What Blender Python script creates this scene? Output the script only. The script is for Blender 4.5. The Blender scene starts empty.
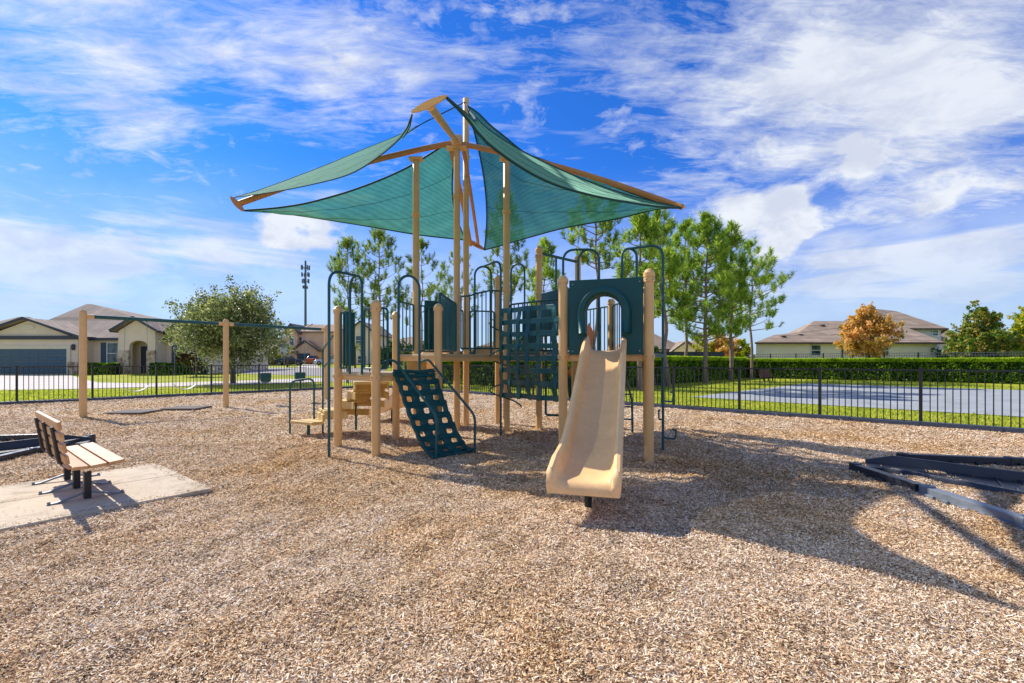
import bpy, math, random
import numpy as np
from mathutils import Vector, Matrix

# ------------------------------------------------------------------ camera
H = 1.4            # camera height
F = 455.0          # focal length in pixels of a 1024 wide picture
HY = 361.0         # picture row of the horizon
scene = bpy.context.scene
col = scene.collection
cam_d = bpy.data.cameras.new('camera'); cam = bpy.data.objects.new('camera', cam_d)
col.objects.link(cam); scene.camera = cam
cam.location = (0, 0, H); cam.rotation_euler = (math.radians(90), 0, 0)
cam_d.sensor_width = 36; cam_d.lens = 36 * F / 1024; cam_d.shift_y = (HY - 341.5) / 1024
cam_d.clip_start = 0.05; cam_d.clip_end = 3000
scene.view_settings.view_transform = 'Standard'
scene.view_settings.look = 'None'
scene.view_settings.gamma = 1
scene.view_settings.use_curve_mapping = False
scene.view_settings.exposure = 0.76
scene.cycles.max_bounces = 8
scene.cycles.transparent_max_bounces = 16

# ------------------------------------------------------------------ sun and sky
SUN = Vector((-0.95, 0.64, 1.0)).normalized()
sl = bpy.data.lights.new('sun', 'SUN'); so = bpy.data.objects.new('sun', sl); col.objects.link(so)
sl.energy = 3.7; sl.angle = math.radians(0.55); sl.color = (1.0, 0.93, 0.83)
so.rotation_euler = (-SUN).to_track_quat('-Z', 'Y').to_euler(); so.location = (-20, 14, 22)

world = bpy.data.worlds.new('World'); scene.world = world; world.use_nodes = True
def build_world():
    nt = world.node_tree; N = nt.nodes; L = nt.links; N.clear()
    out = N.new('ShaderNodeOutputWorld'); bg = N.new('ShaderNodeBackground'); bg.inputs['Strength'].default_value = 0.148
    L.new(bg.outputs[0], out.inputs[0])
    sky = N.new('ShaderNodeTexSky'); sky.sky_type = 'NISHITA'; sky.sun_disc = False
    sky.sun_elevation = math.asin(SUN.z); sky.sun_rotation = math.atan2(SUN.x, SUN.y)
    sky.air_density = 1.0; sky.dust_density = 0.3; sky.ozone_density = 3.5; sky.altitude = 0
    tint = N.new('ShaderNodeMix'); tint.data_type = 'RGBA'; tint.blend_type = 'MULTIPLY'; tint.inputs['Factor'].default_value = 1
    L.new(sky.outputs[0], tint.inputs[6]); tint.inputs[7].default_value = (0.09, 0.33, 0.73, 1)
    tc = N.new('ShaderNodeTexCoord')
    D = tc.outputs['Generated']
    def math_(op, a, b=None, clamp=False):
        n = N.new('ShaderNodeMath'); n.operation = op; n.use_clamp = clamp
        for i, v in enumerate((a, b)):
            if v is None: continue
            if isinstance(v, (int, float)): n.inputs[i].default_value = v
            else: L.new(v, n.inputs[i])
        return n.outputs[0]
    def vm(op, a, b=None):
        n = N.new('ShaderNodeVectorMath'); n.operation = op
        for i, v in enumerate((a, b)):
            if v is None: continue
            if isinstance(v, (tuple, list, Vector)): n.inputs[i].default_value = tuple(v)
            else: L.new(v, n.inputs[i])
        return n
    def mapr(v, a, b, c, d, smooth=True):
        n = N.new('ShaderNodeMapRange'); n.clamp = True
        if smooth: n.interpolation_type = 'SMOOTHSTEP'
        L.new(v, n.inputs[0])
        for i, x in enumerate((a, b, c, d)): n.inputs[i + 1].default_value = x
        return n.outputs[0]
    sep = N.new('ShaderNodeSeparateXYZ'); L.new(D, sep.inputs[0])
    zc = math_('ADD', math_('MAXIMUM', sep.outputs[2], 0.0), 0.13)
    cmb = N.new('ShaderNodeCombineXYZ')
    L.new(math_('DIVIDE', sep.outputs[0], zc), cmb.inputs[0]); L.new(math_('DIVIDE', sep.outputs[1], zc), cmb.inputs[1])
    def noise(scale, detail, rough, dist, sc=(1, 1, 1), rot=0.0, off=(0, 0, 0), src=None):
        m = N.new('ShaderNodeMapping'); m.inputs['Scale'].default_value = sc; m.inputs['Rotation'].default_value = (0, 0, rot)
        m.inputs['Location'].default_value = off
        L.new(src or cmb.outputs[0], m.inputs[0])
        n = N.new('ShaderNodeTexNoise'); n.inputs['Scale'].default_value = scale; n.inputs['Detail'].default_value = detail
        n.inputs['Roughness'].default_value = rough; n.inputs['Distortion'].default_value = dist
        L.new(m.outputs[0], n.inputs[0]); return n.outputs[0]
    n1 = noise(2.2, 12, 0.66, 0.45, (0.6, 1.3, 1), -0.55)
    n2 = noise(11.0, 10, 0.7, 0.7, (0.5, 1.5, 1), -0.35, (3, 1, 0))
    n3 = noise(7.0, 11, 0.62, 0.25, (1, 1, 2.2), 0, (5, 2, 7), D)
    # where the banks of cloud hang in the sky: direction, angular radius, weight
    def dirn(px, py): return Vector(((px - 512) / F, 1, (HY - py) / F)).normalized()
    def field(blobs):
        tot = None
        for px, py, r, w in blobs:
            dt = vm('DOT_PRODUCT', D, dirn(px, py)).outputs['Value']
            v = mapr(dt, math.cos(math.radians(r)), 1.0, 0.0, w)
            tot = v if tot is None else math_('ADD', tot, v)
        return tot
    thin = field([(0, 10, 13, .55), (90, 5, 11, .5), (190, 20, 11, .55), (290, 40, 10, .55), (370, 75, 8, .5), (440, 105, 7, .42), (500, 125, 6, .42), (545, 145, 5, .35),
                  (110, 120, 7, .42), (165, 155, 6, .34), (30, 195, 5, .15),
                  (0, 268, 7, .34), (90, 272, 7, .34), (180, 278, 7, .3), (270, 285, 7, .3),
                  (640, 30, 12, .36), (740, 30, 13, .5), (850, 50, 14, .6), (960, 30, 14, .7), (1050, 90, 14, .55), (690, 100, 9, .36),
                  (760, 130, 10, .42), (860, 130, 11, .5), (960, 160, 10, .42), (1030, 235, 8, .4), (700, 185, 6, .3), (630, 160, 6, .3),
                  (900, 235, 6, .22), (820, 290, 8, .3), (930, 300, 8, .3), (560, 60, 7, .1), (430, 20, 8, .1)])
    back = mapr(vm('DOT_PRODUCT', D, Vector((0.2, -1, 0.55)).normalized()).outputs['Value'], -0.1, 0.9, 0.0, 1.0)  # unseen cloud bank behind the camera, added to lift the fill light
    thin = math_('ADD', thin, back)
    thick = field([(300, 231, 3.8, 1.1), (270, 231, 2.8, .9), (332, 236, 2.8, .8), (770, 225, 5.0, .85), (725, 215, 4.4, .7), (830, 195, 6.5, .6), (900, 170, 7.0, .5), (960, 172, 5, .4), (740, 165, 5, .3),
                   (800, 222, 3, .3), (825, 273, 2.8, .9), (778, 262, 3.2, .8), (880, 75, 8, .3), (1000, 50, 9, .3), (935, 288, 2.6, .42)])
    nm = math_('ADD', math_('MULTIPLY', n1, 0.62), math_('MULTIPLY', n2, 0.38))
    a = math_('ADD', math_('MULTIPLY', math_('SUBTRACT', nm, 0.5), 4.6), math_('MULTIPLY', thin, 0.60))
    d_thin = mapr(a, 0.14, 1.15, 0.0, 0.9, False)
    b = math_('ADD', math_('MULTIPLY', math_('SUBTRACT', n3, 0.5), 3.6), thick)
    d_thick = mapr(b, 0.30, 1.0, 0.0, 0.95, False)
    hz = mapr(sep.outputs[2], 0.0, 0.40, 0.82, 0.0)
    # long flat bands of cloud low in the sky
    n5 = noise(2.6, 9, 0.6, 0.35, (0.8, 0.8, 7.5), 0, (1.3, 4, 2), D)
    low = field([(-40, 270, 10, .62), (60, 266, 9, .62), (160, 270, 9, .56), (260, 274, 8, .46), (20, 300, 8, .35), (600, 262, 8, .3), (700, 270, 8, .4), (800, 285, 9, .55), (900, 265, 9, .6), (1000, 255, 10, .6), (1060, 290, 9, .4), (430, 290, 9, .3)])
    d_low = mapr(math_('ADD', math_('MULTIPLY', math_('SUBTRACT', n5, 0.5), 3.4), low), 0.25, 1.15, 0.0, 0.85, False)
    dens = math_('MAXIMUM', math_('MAXIMUM', math_('MAXIMUM', d_thin, d_thick), hz), d_low)
    n4 = noise(9.0, 8, 0.6, 0.3, (1, 1, 2.0), 0, (5.05, 2, 7.06), D)
    shade = mapr(n4, 0.36, 0.62, 0.0, 1.0)
    cc = N.new('ShaderNodeMix'); cc.data_type = 'RGBA'; L.new(shade, cc.inputs['Factor'])
    cc.inputs[6].default_value = (2.75, 2.95, 3.45, 1); cc.inputs[7].default_value = (3.6, 3.75, 3.95, 1)
    hc = N.new('ShaderNodeMix'); hc.data_type = 'RGBA'; hzc = mapr(sep.outputs[2], 0.0, 0.22, 0.9, 0.0); L.new(hzc, hc.inputs['Factor'])
    L.new(cc.outputs[2], hc.inputs[6]); hc.inputs[7].default_value = (2.2, 2.85, 3.6, 1)
    mx = N.new('ShaderNodeMix'); mx.data_type = 'RGBA'; L.new(dens, mx.inputs['Factor'])
    L.new(tint.outputs[2], mx.inputs[6]); L.new(hc.outputs[2], mx.inputs[7])
    L.new(mx.outputs[2], bg.inputs['Color'])
build_world()

# ------------------------------------------------------------------ helpers
def terrain(x, y):
    """the land beyond the street on the left climbs very gently"""
    k = np.clip((8.0 - np.asarray(x, float)) / 14.0, 0, 1)
    return 0.017 * np.maximum(np.asarray(y, float) - 30.0, 0) * k
def at(px, py, Y):
    return Vector(((px - 512) * Y / F, Y, H - (py - HY) * Y / F))
def gp(px, py):
    """point of the flat ground seen at a picture position"""
    k = H / (py - HY); return Vector(((px - 512) * k, F * k, 0))
def gpt(px, py, off=0.0):
    """same on the rising terrain"""
    Y = 5.0
    for _ in range(400):
        X = (px - 512) * Y / F; z = H - (py - HY) * Y / F
        if z <= float(terrain(X, Y)) + off: break
        Y += 0.25
    lo, hi = Y - 0.25, Y
    for _ in range(20):
        m = (lo + hi) / 2
        if H - (py - HY) * m / F <= float(terrain((px - 512) * m / F, m)) + off: hi = m
        else: lo = m
    return Vector(((px - 512) * hi / F, hi, float(terrain((px - 512) * hi / F, hi))))

def tag(o, label=None, cat=None, group=None, kind=None):
    if label: o['label'] = label
    if cat: o['category'] = cat
    if group: o['group'] = group
    if kind: o['kind'] = kind
    return o
def empty(name, loc, label, cat, group=None, rz=0.0):
    o = bpy.data.objects.new(name, None); col.objects.link(o); o.location = loc; o.rotation_euler = (0, 0, rz)
    o.empty_display_size = 0.2
    return tag(o, label, cat, group)
def world_loc(o):
    v = Vector((0, 0, 0))
    while o is not None: v += o.location; o = o.parent
    return v
def kids(o): return [c for c in bpy.data.objects if c.parent == o]
def copy_tree(o, parent=None):
    c = o.copy(); col.objects.link(c); c.parent = parent
    for ch in kids(o): copy_tree(ch, c)
    return c

class MB:
    """collects shapes in world coordinates; build() links them as one mesh"""
    def __init__(s): s.v = []; s.f = []
    def add(s, vs, fs):
        n = len(s.v); s.v += [tuple(v) for v in vs]; s.f += [tuple(i + n for i in f) for f in fs]; return s
    def box(s, c, size, rz=0.0, M=None):
        hx, hy, hz = (k / 2 for k in size); ca, sa = math.cos(rz), math.sin(rz); vs = []
        for z in (-hz, hz):
            for x, y in ((-hx, -hy), (hx, -hy), (hx, hy), (-hx, hy)):
                vs.append((c[0] + x * ca - y * sa, c[1] + x * sa + y * ca, c[2] + z))
        return s.add(vs, [(3, 2, 1, 0), (4, 5, 6, 7), (0, 1, 5, 4), (1, 2, 6, 5), (2, 3, 7, 6), (3, 0, 4, 7)])
    def bar(s, p0, p1, w, h, up=(0, 0, 1)):
        p0 = Vector(p0); p1 = Vector(p1); d = (p1 - p0).normalized(); u = Vector(up)
        sd = d.cross(u)
        if sd.length < 1e-4: sd = d.cross(Vector((1, 0, 0)))
        sd.normalize(); u = sd.cross(d).normalized(); vs = []
        for p in (p0, p1):
            for a, b in ((-1, -1), (1, -1), (1, 1), (-1, 1)): vs.append(p + sd * (a * w / 2) + u * (b * h / 2))
        return s.add(vs, [(0, 1, 2, 3), (7, 6, 5, 4), (0, 4, 5, 1), (1, 5, 6, 2), (2, 6, 7, 3), (3, 7, 4, 0)])
    def tube(s, pts, r, n=8, cap=True):
        pts = [Vector(p) for p in pts]; rs = r if isinstance(r, (list, tuple)) else [r] * len(pts)
        rings = []; ref = None
        for i, p in enumerate(pts):
            a = pts[max(i - 1, 0)]; b = pts[min(i + 1, len(pts) - 1)]; d = (b - a)
            if d.length < 1e-9: d = Vector((0, 0, 1))
            d.normalize()
            if ref is None:
                ref = Vector((0, 0, 1)) if abs(d.z) < 0.9 else Vector((1, 0, 0))
            e1 = (ref - d * ref.dot(d))
            if e1.length < 1e-5: e1 = d.orthogonal()
            e1.normalize(); ref = e1; e2 = d.cross(e1)
            rings.append([p + (e1 * math.cos(2 * math.pi * k / n) + e2 * math.sin(2 * math.pi * k / n)) * rs[i] for k in range(n)])
        vs = [v for R in rings for v in R]; fs = []
        for i in range(len(rings) - 1):
            for k in range(n):
                k2 = (k + 1) % n; fs.append((i * n + k, i * n + k2, (i + 1) * n + k2, (i + 1) * n + k))
        if cap: fs.append(tuple(reversed(range(n)))); fs.append(tuple((len(rings) - 1) * n + k for k in range(n)))
        return s.add(vs, fs)
    def lathe(s, c, prof, n=16):
        """prof: list of (radius, z)"""
        vs = []; fs = []
        for r, z in prof:
            for k in range(n):
                a = 2 * math.pi * k / n; vs.append((c[0] + r * math.cos(a), c[1] + r * math.sin(a), c[2] + z))
        for i in range(len(prof) - 1):
            for k in range(n):
                k2 = (k + 1) % n; fs.append((i * n + k, i * n + k2, (i + 1) * n + k2, (i + 1) * n + k))
        fs.append(tuple(reversed(range(n)))); fs.append(tuple((len(prof) - 1) * n + k for k in range(n)))
        return s.add(vs, fs)
    def prism(s, poly, z0, z1):
        n = len(poly); vs = [(p[0], p[1], z0) for p in poly] + [(p[0], p[1], z1) for p in poly]
        ar = sum(poly[i][0] * poly[(i + 1) % n][1] - poly[(i + 1) % n][0] * poly[i][1] for i in range(n))
        fs = [tuple(reversed(range(n))), tuple(range(n, 2 * n))] + [(i, (i + 1) % n, n + (i + 1) % n, n + i) for i in range(n)]
        if ar < 0: fs = [tuple(reversed(f)) for f in fs]
        return s.add(vs, fs)
    def slab(s, poly, nrm):
        """thick polygon: list of 3D points pushed along nrm"""
        n = len(poly); nrm = Vector(nrm); vs = [Vector(p) for p in poly] + [Vector(p) + nrm for p in poly]
        fs = [tuple(reversed(range(n))), tuple(range(n, 2 * n))] + [(i, (i + 1) % n, n + (i + 1) % n, n + i) for i in range(n)]
        return s.add(vs, fs)
    def build(s, name, mat, parent=None, smooth=False, bevel=0.0, label=None):
        return link_mesh(name, s.v, s.f, mat, parent, smooth, bevel, label)
def link_mesh(name, v, f, mat, parent=None, smooth=False, bevel=0.0, label=None):
    off = world_loc(parent) if parent is not None else Vector((0, 0, 0))
    me = bpy.data.meshes.new(name)
    vv = np.array(v, dtype=float).reshape(-1, 3) - np.array(off)
    if isinstance(f, np.ndarray): f = f.tolist()
    me.from_pydata(vv.tolist(), [], f)
    me.materials.append(mat)
    if smooth:
        me.polygons.foreach_set('use_smooth', [True] * len(me.polygons))
        if smooth != 'all': me.set_sharp_from_angle(angle=math.radians(42))
    me.update()
    o = bpy.data.objects.new(name, me); col.objects.link(o)
    if parent is not None: o.parent = parent
    if bevel:
        m = o.modifiers.new('bevel', 'BEVEL'); m.width = bevel; m.segments = 2; m.limit_method = 'ANGLE'; m.angle_limit = math.radians(40)
    if label: o['label'] = label
    return o
def fast_mesh(name, verts, k, mat, parent=None):
    """many separate k-gons from an (n*k,3) array"""
    off = np.array(world_loc(parent)) if parent is not None else np.zeros(3)
    verts = (np.asarray(verts).reshape(-1, 3) - off).astype(np.float32); nf = len(verts) // k
    me = bpy.data.meshes.new(name); me.vertices.add(len(verts)); me.vertices.foreach_set('co', verts.ravel())
    me.loops.add(nf * k); me.loops.foreach_set('vertex_index', np.arange(nf * k, dtype=np.int32))
    me.polygons.add(nf); me.polygons.foreach_set('loop_start', np.arange(0, nf * k, k, dtype=np.int32))
    me.polygons.foreach_set('loop_total', np.full(nf, k, dtype=np.int32))
    me.materials.append(mat); me.update(calc_edges=True); me.validate()
    o = bpy.data.objects.new(name, me); col.objects.link(o)
    if parent is not None: o.parent = parent
    return o
def roundp(pts, r, n=6):
    pts = [Vector(p) for p in pts]; out = [pts[0]]
    for i in range(1, len(pts) - 1):
        a, b, c = pts[i - 1], pts[i], pts[i + 1]; rr = min(r, (a - b).length * 0.49, (c - b).length * 0.49)
        s = b + (a - b).normalized() * rr; e = b + (c - b).normalized() * rr
        for k in range(n + 1):
            t = k / n; out.append(s * (1 - t) ** 2 + b * 2 * t * (1 - t) + e * t * t)
    out.append(pts[-1]); return out
def hoop(p0, p1, top, n=10):
    """upright arch between two feet, semicircular head"""
    p0 = Vector(p0); p1 = Vector(p1); c = (p0 + p1) / 2; hd = (p1 - p0) / 2; hd.z = 0; r = hd.length
    out = [p0]
    for k in range(n + 1):
        a = math.pi * (1 - k / n); out.append(Vector((c.x, c.y, top - r)) + hd * math.cos(a) + Vector((0, 0, r * math.sin(a))))
    out.append(p1); return out
def catm(pts, n=8):
    P = [Vector(p) for p in pts]; P = [P[0] * 2 - P[1]] + P + [P[-1] * 2 - P[-2]]; out = []
    for i in range(1, len(P) - 2):
        for k in range(n):
            t = k / n; a, b, c, d = P[i - 1], P[i], P[i + 1], P[i + 2]
            out.append(0.5 * ((2 * b) + (c - a) * t + (2 * a - 5 * b + 4 * c - d) * t * t + (3 * b - a - 3 * c + d) * t ** 3))
    out.append(P[-2]); return out

# ------------------------------------------------------------------ materials
def lin(c):  # sRGB 0-255 -> linear
    return tuple(((x / 255 / 12.92) if x / 255 <= 0.04045 else ((x / 255 + 0.055) / 1.055) ** 2.4) for x in c) + (1,)
class NT:
    def __init__(s, name):
        s.m = bpy.data.materials.new(name); s.m.use_nodes = True; s.t = s.m.node_tree; s.N = s.t.nodes; s.L = s.t.links
        s.b = s.N['Principled BSDF']; s.out = s.N['Material Output']; s.tc = s.N.new('ShaderNodeTexCoord')
    def lk(s, a, b): s.L.new(a, b)
    def noise(s, scale, detail=4, rough=0.55, dist=0.0, sc=None, src=None, rot=None):
        v = src or s.tc.outputs['Object']
        if sc or rot:
            mp = s.N.new('ShaderNodeMapping')
            if sc: mp.inputs['Scale'].default_value = sc
            if rot: mp.inputs['Rotation'].default_value = rot
            s.lk(v, mp.inputs[0]); v = mp.outputs[0]
        n = s.N.new('ShaderNodeTexNoise'); n.inputs['Scale'].default_value = scale; n.inputs['Detail'].default_value = detail
        n.inputs['Roughness'].default_value = rough; n.inputs['Distortion'].default_value = dist; s.lk(v, n.inputs[0]); return n
    def ramp(s, fac, stops, interp='LINEAR'):
        r = s.N.new('ShaderNodeValToRGB'); s.lk(fac, r.inputs[0]); e = r.color_ramp.elements; r.color_ramp.interpolation = interp
        while len(e) > 1: e.remove(e[-1])
        e[0].position, e[0].color = stops[0][0], stops[0][1]
        for p, c in stops[1:]:
            q = e.new(p); q.color = c
        return r.outputs[0]
    def mix(s, fac, a, b, mode='MIX'):
        m = s.N.new('ShaderNodeMix'); m.data_type = 'RGBA'; m.blend_type = mode
        for v, i in ((fac, 0), (a, 6), (b, 7)):
            if isinstance(v, (int, float)): m.inputs[i].default_value = v
            elif isinstance(v, tuple): m.inputs[i].default_value = v
            else: s.lk(v, m.inputs[i])
        return m.outputs[2]
    def bump(s, h, strength=0.3, dist=0.01):
        b = s.N.new('ShaderNodeBump'); b.inputs['Strength'].default_value = strength; b.inputs['Distance'].default_value = dist
        s.lk(h, b.inputs['Height']); s.lk(b.outputs[0], s.b.inputs['Normal']); return b
    def set(s, color=None, rough=0.6, metal=0.0, spec=0.5):
        if color is not None:
            if isinstance(color, tuple): s.b.inputs['Base Color'].default_value = color
            else: s.lk(color, s.b.inputs['Base Color'])
        s.b.inputs['Roughness'].default_value = rough; s.b.inputs['Metallic'].default_value = metal
        s.b.inputs['Specular IOR Level'].default_value = spec; return s.m
def dirty(name, c, rough=0.5, var=0.18, scale=3.0, metal=0.0, bump=0.0, bscale=60, spec=0.5, fine=0.5):
    """a plain coat with uneven wear and dust"""
    t = NT(name); n = t.noise(scale, 6, 0.6); n2 = t.noise(scale * 14, 4, 0.6)
    dark = tuple(x * (1 - var) for x in c[:3]) + (1,); lt = tuple(min(1, x * (1 + var)) for x in c[:3]) + (1,)
    a = t.ramp(n.outputs[0], [(0.3, dark), (0.7, lt)])
    b = t.ramp(n2.outputs[0], [(0.3, (1 - var * fine,) * 3 + (1,)), (0.65, (1, 1, 1, 1))])
    t.set(t.mix(1.0, a, b, 'MULTIPLY'), rough, metal, spec)
    r = t.N.new('ShaderNodeMapRange'); t.lk(n.outputs[0], r.inputs[0])
    r.inputs[1].default_value = 0.3; r.inputs[2].default_value = 0.7; r.inputs[3].default_value = max(rough - 0.08, 0.02); r.inputs[4].default_value = min(rough + 0.1, 1)
    t.lk(r.outputs[0], t.b.inputs['Roughness'])
    if bump: bn = t.noise(bscale, 3); t.bump(bn.outputs[0], bump, 0.01)
    return t.m
def leafmat(name, cols, trans=0.35, rough=0.5, patch=0.6):
    """leaves: every leaf its own shade, some light through it"""
    t = NT(name); g = t.N.new('ShaderNodeNewGeometry'); n = t.noise(patch, 3)
    a = t.N.new('ShaderNodeMath'); a.operation = 'MULTIPLY_ADD'; t.lk(n.outputs[0], a.inputs[0]); a.inputs[1].default_value = 1.0
    b = t.N.new('ShaderNodeMath'); b.operation = 'MULTIPLY_ADD'; t.lk(g.outputs['Random Per Island'], b.inputs[0]); b.inputs[1].default_value = 0.6; b.inputs[2].default_value = -0.3
    t.lk(b.outputs[0], a.inputs[2])
    k = len(cols); c = t.ramp(a.outputs[0], [(0.25 + 0.5 * i / (k - 1), x) for i, x in enumerate(cols)])
    t.set(c, rough, 0, 0.3)
    tr = t.N.new('ShaderNodeBsdfTranslucent'); mx = t.N.new('ShaderNodeMixShader'); mx.inputs[0].default_value = trans
    br = t.mix(1.0, c, (1.25, 1.3, 0.8, 1), 'MULTIPLY'); t.lk(br, tr.inputs[0])
    t.lk(t.b.outputs[0], mx.inputs[1]); t.lk(tr.outputs[0], mx.inputs[2]); t.lk(mx.outputs[0], t.out.inputs[0]); return t.m

M = {}
M['tan_steel'] = dirty('tan_steel', lin((224, 180, 118)), 0.45, 0.08, 2.5)
M['tan_bronze'] = dirty('tan_bronze', lin((186, 130, 74)), 0.5, 0.14, 3)
M['tan_plastic'] = dirty('tan_plastic', lin((240, 196, 138)), 0.42, 0.07, 3.5, spec=0.35)
def used_plastic(name, c):
    t = NT(name); a = t.noise(2.2, 6, .65, .4); b = t.noise(7, 7, .75, .6, sc=(3.2, .8, .8)); g = t.noise(55, 4, .7); d = t.noise(1.1, 5, .7, 1.2)
    col_ = t.ramp(a.outputs[0], [(.3, tuple(x * .88 for x in c[:3]) + (1,)), (.7, tuple(min(1, x * 1.07) for x in c[:3]) + (1,))])
    scf = t.ramp(b.outputs[0], [(.28, (.84, .80, .76, 1)), (.40, (1, 1, 1, 1)), (.62, (1, 1, 1, 1)), (.74, (1.1, 1.1, 1.12, 1))]); spk = t.ramp(g.outputs[0], [(.3, (.86, .84, .82, 1)), (.5, (1, 1, 1, 1))])
    dst = t.ramp(d.outputs[0], [(.5, (1, 1, 1, 1)), (.78, (.88, .86, .84, 1))])
    t.set(t.mix(1.0, t.mix(1.0, t.mix(1.0, col_, scf, 'MULTIPLY'), spk, 'MULTIPLY'), dst, 'MULTIPLY'), .42, 0, .4); t.lk(t.ramp(b.outputs[0], [(.3, (.7, .7, .7, 1)), (.6, (.36, .36, .36, 1))]), t.b.inputs['Roughness']); t.bump(g.outputs[0], .12, .004); return t.m
M['tan_plastic'] = used_plastic('tan_plastic', lin((246, 200, 140)))
M['orange_plastic'] = dirty('orange_plastic', lin((236, 140, 78)), 0.42, 0.08, 3)
M['step_plastic'] = dirty('step_plastic', lin((214, 180, 112)), 0.6, 0.1, 4, bump=0.3)
M['deck'] = dirty('deck_coat', lin((190, 165, 125)), 0.7, 0.1, 5, bump=0.4)
M['green_steel'] = dirty('green_steel', lin((16, 82, 84)), 0.38, 0.15, 3)
M['green_plastic'] = dirty('green_plastic', lin((4, 76, 78)), 0.42, 0.16, 4, spec=0.4)
M['black_metal'] = dirty('black_metal', (0.012, 0.014, 0.018, 1), 0.4, 0.2, 2)
M['black_plastic'] = dirty('black_plastic', lin((38, 44, 55)), 0.35, 0.25, 6, bump=0.3, bscale=40)
M['grey_plastic'] = dirty('grey_plastic', lin((112, 120, 130)), 0.4, 0.2, 6, bump=0.3, bscale=40)
M['grey_metal'] = dirty('grey_metal', lin((130, 134, 138)), 0.4, 0.2, 8, metal=0.6)
M['chain'] = dirty('chain', lin((140, 140, 138)), 0.45, 0.1, 10, metal=0.3)
M['belt'] = dirty('belt', lin((215, 218, 215)), 0.6, 0.08, 10)
M['rubber'] = dirty('rubber', lin((104, 96, 88)), 0.9, 0.25, 4, bump=0.5)
def mat_mulch(chip):
    t = NT('mulch_chips' if chip else 'mulch')
    if chip:
        g = t.N.new('ShaderNodeNewGeometry'); f = g.outputs['Random Per Island']
        big = t.noise(0.55, 4, 0.6, 0.5)
    else:
        m = t.N.new('ShaderNodeMapping'); m.inputs['Scale'].default_value = (1, 1, 1); t.lk(t.tc.outputs['Object'], m.inputs[0])
        ds = t.noise(14, 2); dm = t.mix(0.12, m.outputs[0], ds.outputs['Color'])
        v = t.N.new('ShaderNodeTexVoronoi'); v.inputs['Scale'].default_value = 70; t.lk(dm, v.inputs[0])
        sp = t.N.new('ShaderNodeSeparateColor'); t.lk(v.outputs['Color'], sp.inputs[0]); f = sp.outputs[0]
        big = t.noise(0.55, 4, 0.6, 0.5)
        v2 = t.N.new('ShaderNodeTexVoronoi'); v2.inputs['Scale'].default_value = 70; v2.feature = 'F1'; t.lk(dm, v2.inputs[0])
        t.bump(sp.outputs[1], 0.9, 0.02)
    # weathered grey chips, and browner fresh ones in patches
    grey = t.ramp(f, [(0.0, lin((84, 62, 46))), (0.13, lin((150, 120, 94))), (0.36, lin((210, 180, 146))), (0.62, lin((236, 214, 182))), (0.84, lin((248, 234, 214))), (1.0, lin((255, 252, 244)))])
    brown = t.ramp(f, [(0.0, lin((66, 42, 22))), (0.2, lin((140, 96, 50))), (0.45, lin((212, 162, 96))), (0.7, lin((232, 194, 134))), (1.0, lin((248, 228, 186)))])
    fac = t.ramp(big.outputs[0], [(0.43, (0.06, 0.06, 0.06, 1)), (0.72, (1, 1, 1, 1))])
    c = t.mix(fac, grey, brown); dk = t.noise(1.7, 6, .7, .8); ft = t.noise(5.5, 4, .7)
    c = t.mix(1.0, c, t.ramp(dk.outputs[0], [(.32, (.84, .81, .77, 1)), (.46, (1, 1, 1, 1)), (.7, (1.08, 1.08, 1.1, 1))]), 'MULTIPLY')
    c = t.mix(1.0, c, t.ramp(ft.outputs[0], [(.30, (.78, .75, .70, 1)), (.46, (1, 1, 1, 1)), (.7, (1.07, 1.07, 1.07, 1))]), 'MULTIPLY')
    c = t.mix(1.0, c, (1.0, .965, .89, 1), 'MULTIPLY')
    if not chip: c = t.mix(1.0, c, (.86, .85, .83, 1), 'MULTIPLY')   # the bed under the loose chips is toned darker to match them
    t.set(c, 0.85, 0, 0.2)
    return t.m
M['mulch'] = mat_mulch(False); M['mulch_chips'] = mat_mulch(True)

def mat_grass(name):
    t = NT(name); a = t.noise(0.5, 5, 0.6); b = t.noise(9, 6, 0.7); c = t.noise(90, 3, 0.7, sc=(1, 1, 1))
    base = t.ramp(a.outputs[0], [(0.3, lin((146, 158, 46))), (0.5, lin((178, 184, 58))), (0.7, lin((200, 194, 84)))])
    f = t.ramp(b.outputs[0], [(0.3, (0.7, 0.72, 0.6, 1)), (0.7, (1.1, 1.08, 1.0, 1))])
    g = t.ramp(c.outputs[0], [(0.3, (0.66, 0.7, 0.6, 1)), (0.7, (1.15, 1.15, 1.1, 1))])
    t.set(t.mix(1.0, t.mix(1.0, base, f, 'MULTIPLY'), g, 'MULTIPLY'), 0.9, 0, 0.1); t.bump(c.outputs[0], 0.8, 0.03); return t.m
M['grass'] = mat_grass('grass')
M['blades'] = leafmat('grass_blades', [lin((120, 140, 38)), lin((176, 186, 56)), lin((212, 208, 92))], 0.45, 0.6, 1.2)
def mat_conc(name, c, joint=None, var=0.12, stain=0.3):
    t = NT(name); a = t.noise(0.9, 6, 0.65); b = t.noise(60, 4, 0.7); s = t.noise(2.6, 6, 0.7, 0.8)
    base = t.ramp(a.outputs[0], [(0.3, tuple(x * (1 - var) for x in c[:3]) + (1,)), (0.7, tuple(min(1, x * (1 + var)) for x in c[:3]) + (1,))])
    fi = t.ramp(b.outputs[0], [(0.35, (0.85, 0.84, 0.82, 1)), (0.65, (1.04, 1.04, 1.04, 1))])
    st = t.ramp(s.outputs[0], [(0.34, (1 - stain, 1 - stain, 1 - stain * 1.1, 1)), (0.5, (1, 1, 1, 1))])
    t.set(t.mix(1.0, t.mix(1.0, base, fi, 'MULTIPLY'), st, 'MULTIPLY'), 0.85, 0, 0.2); t.bump(b.outputs[0], 0.3, 0.005); return t.m
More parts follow.
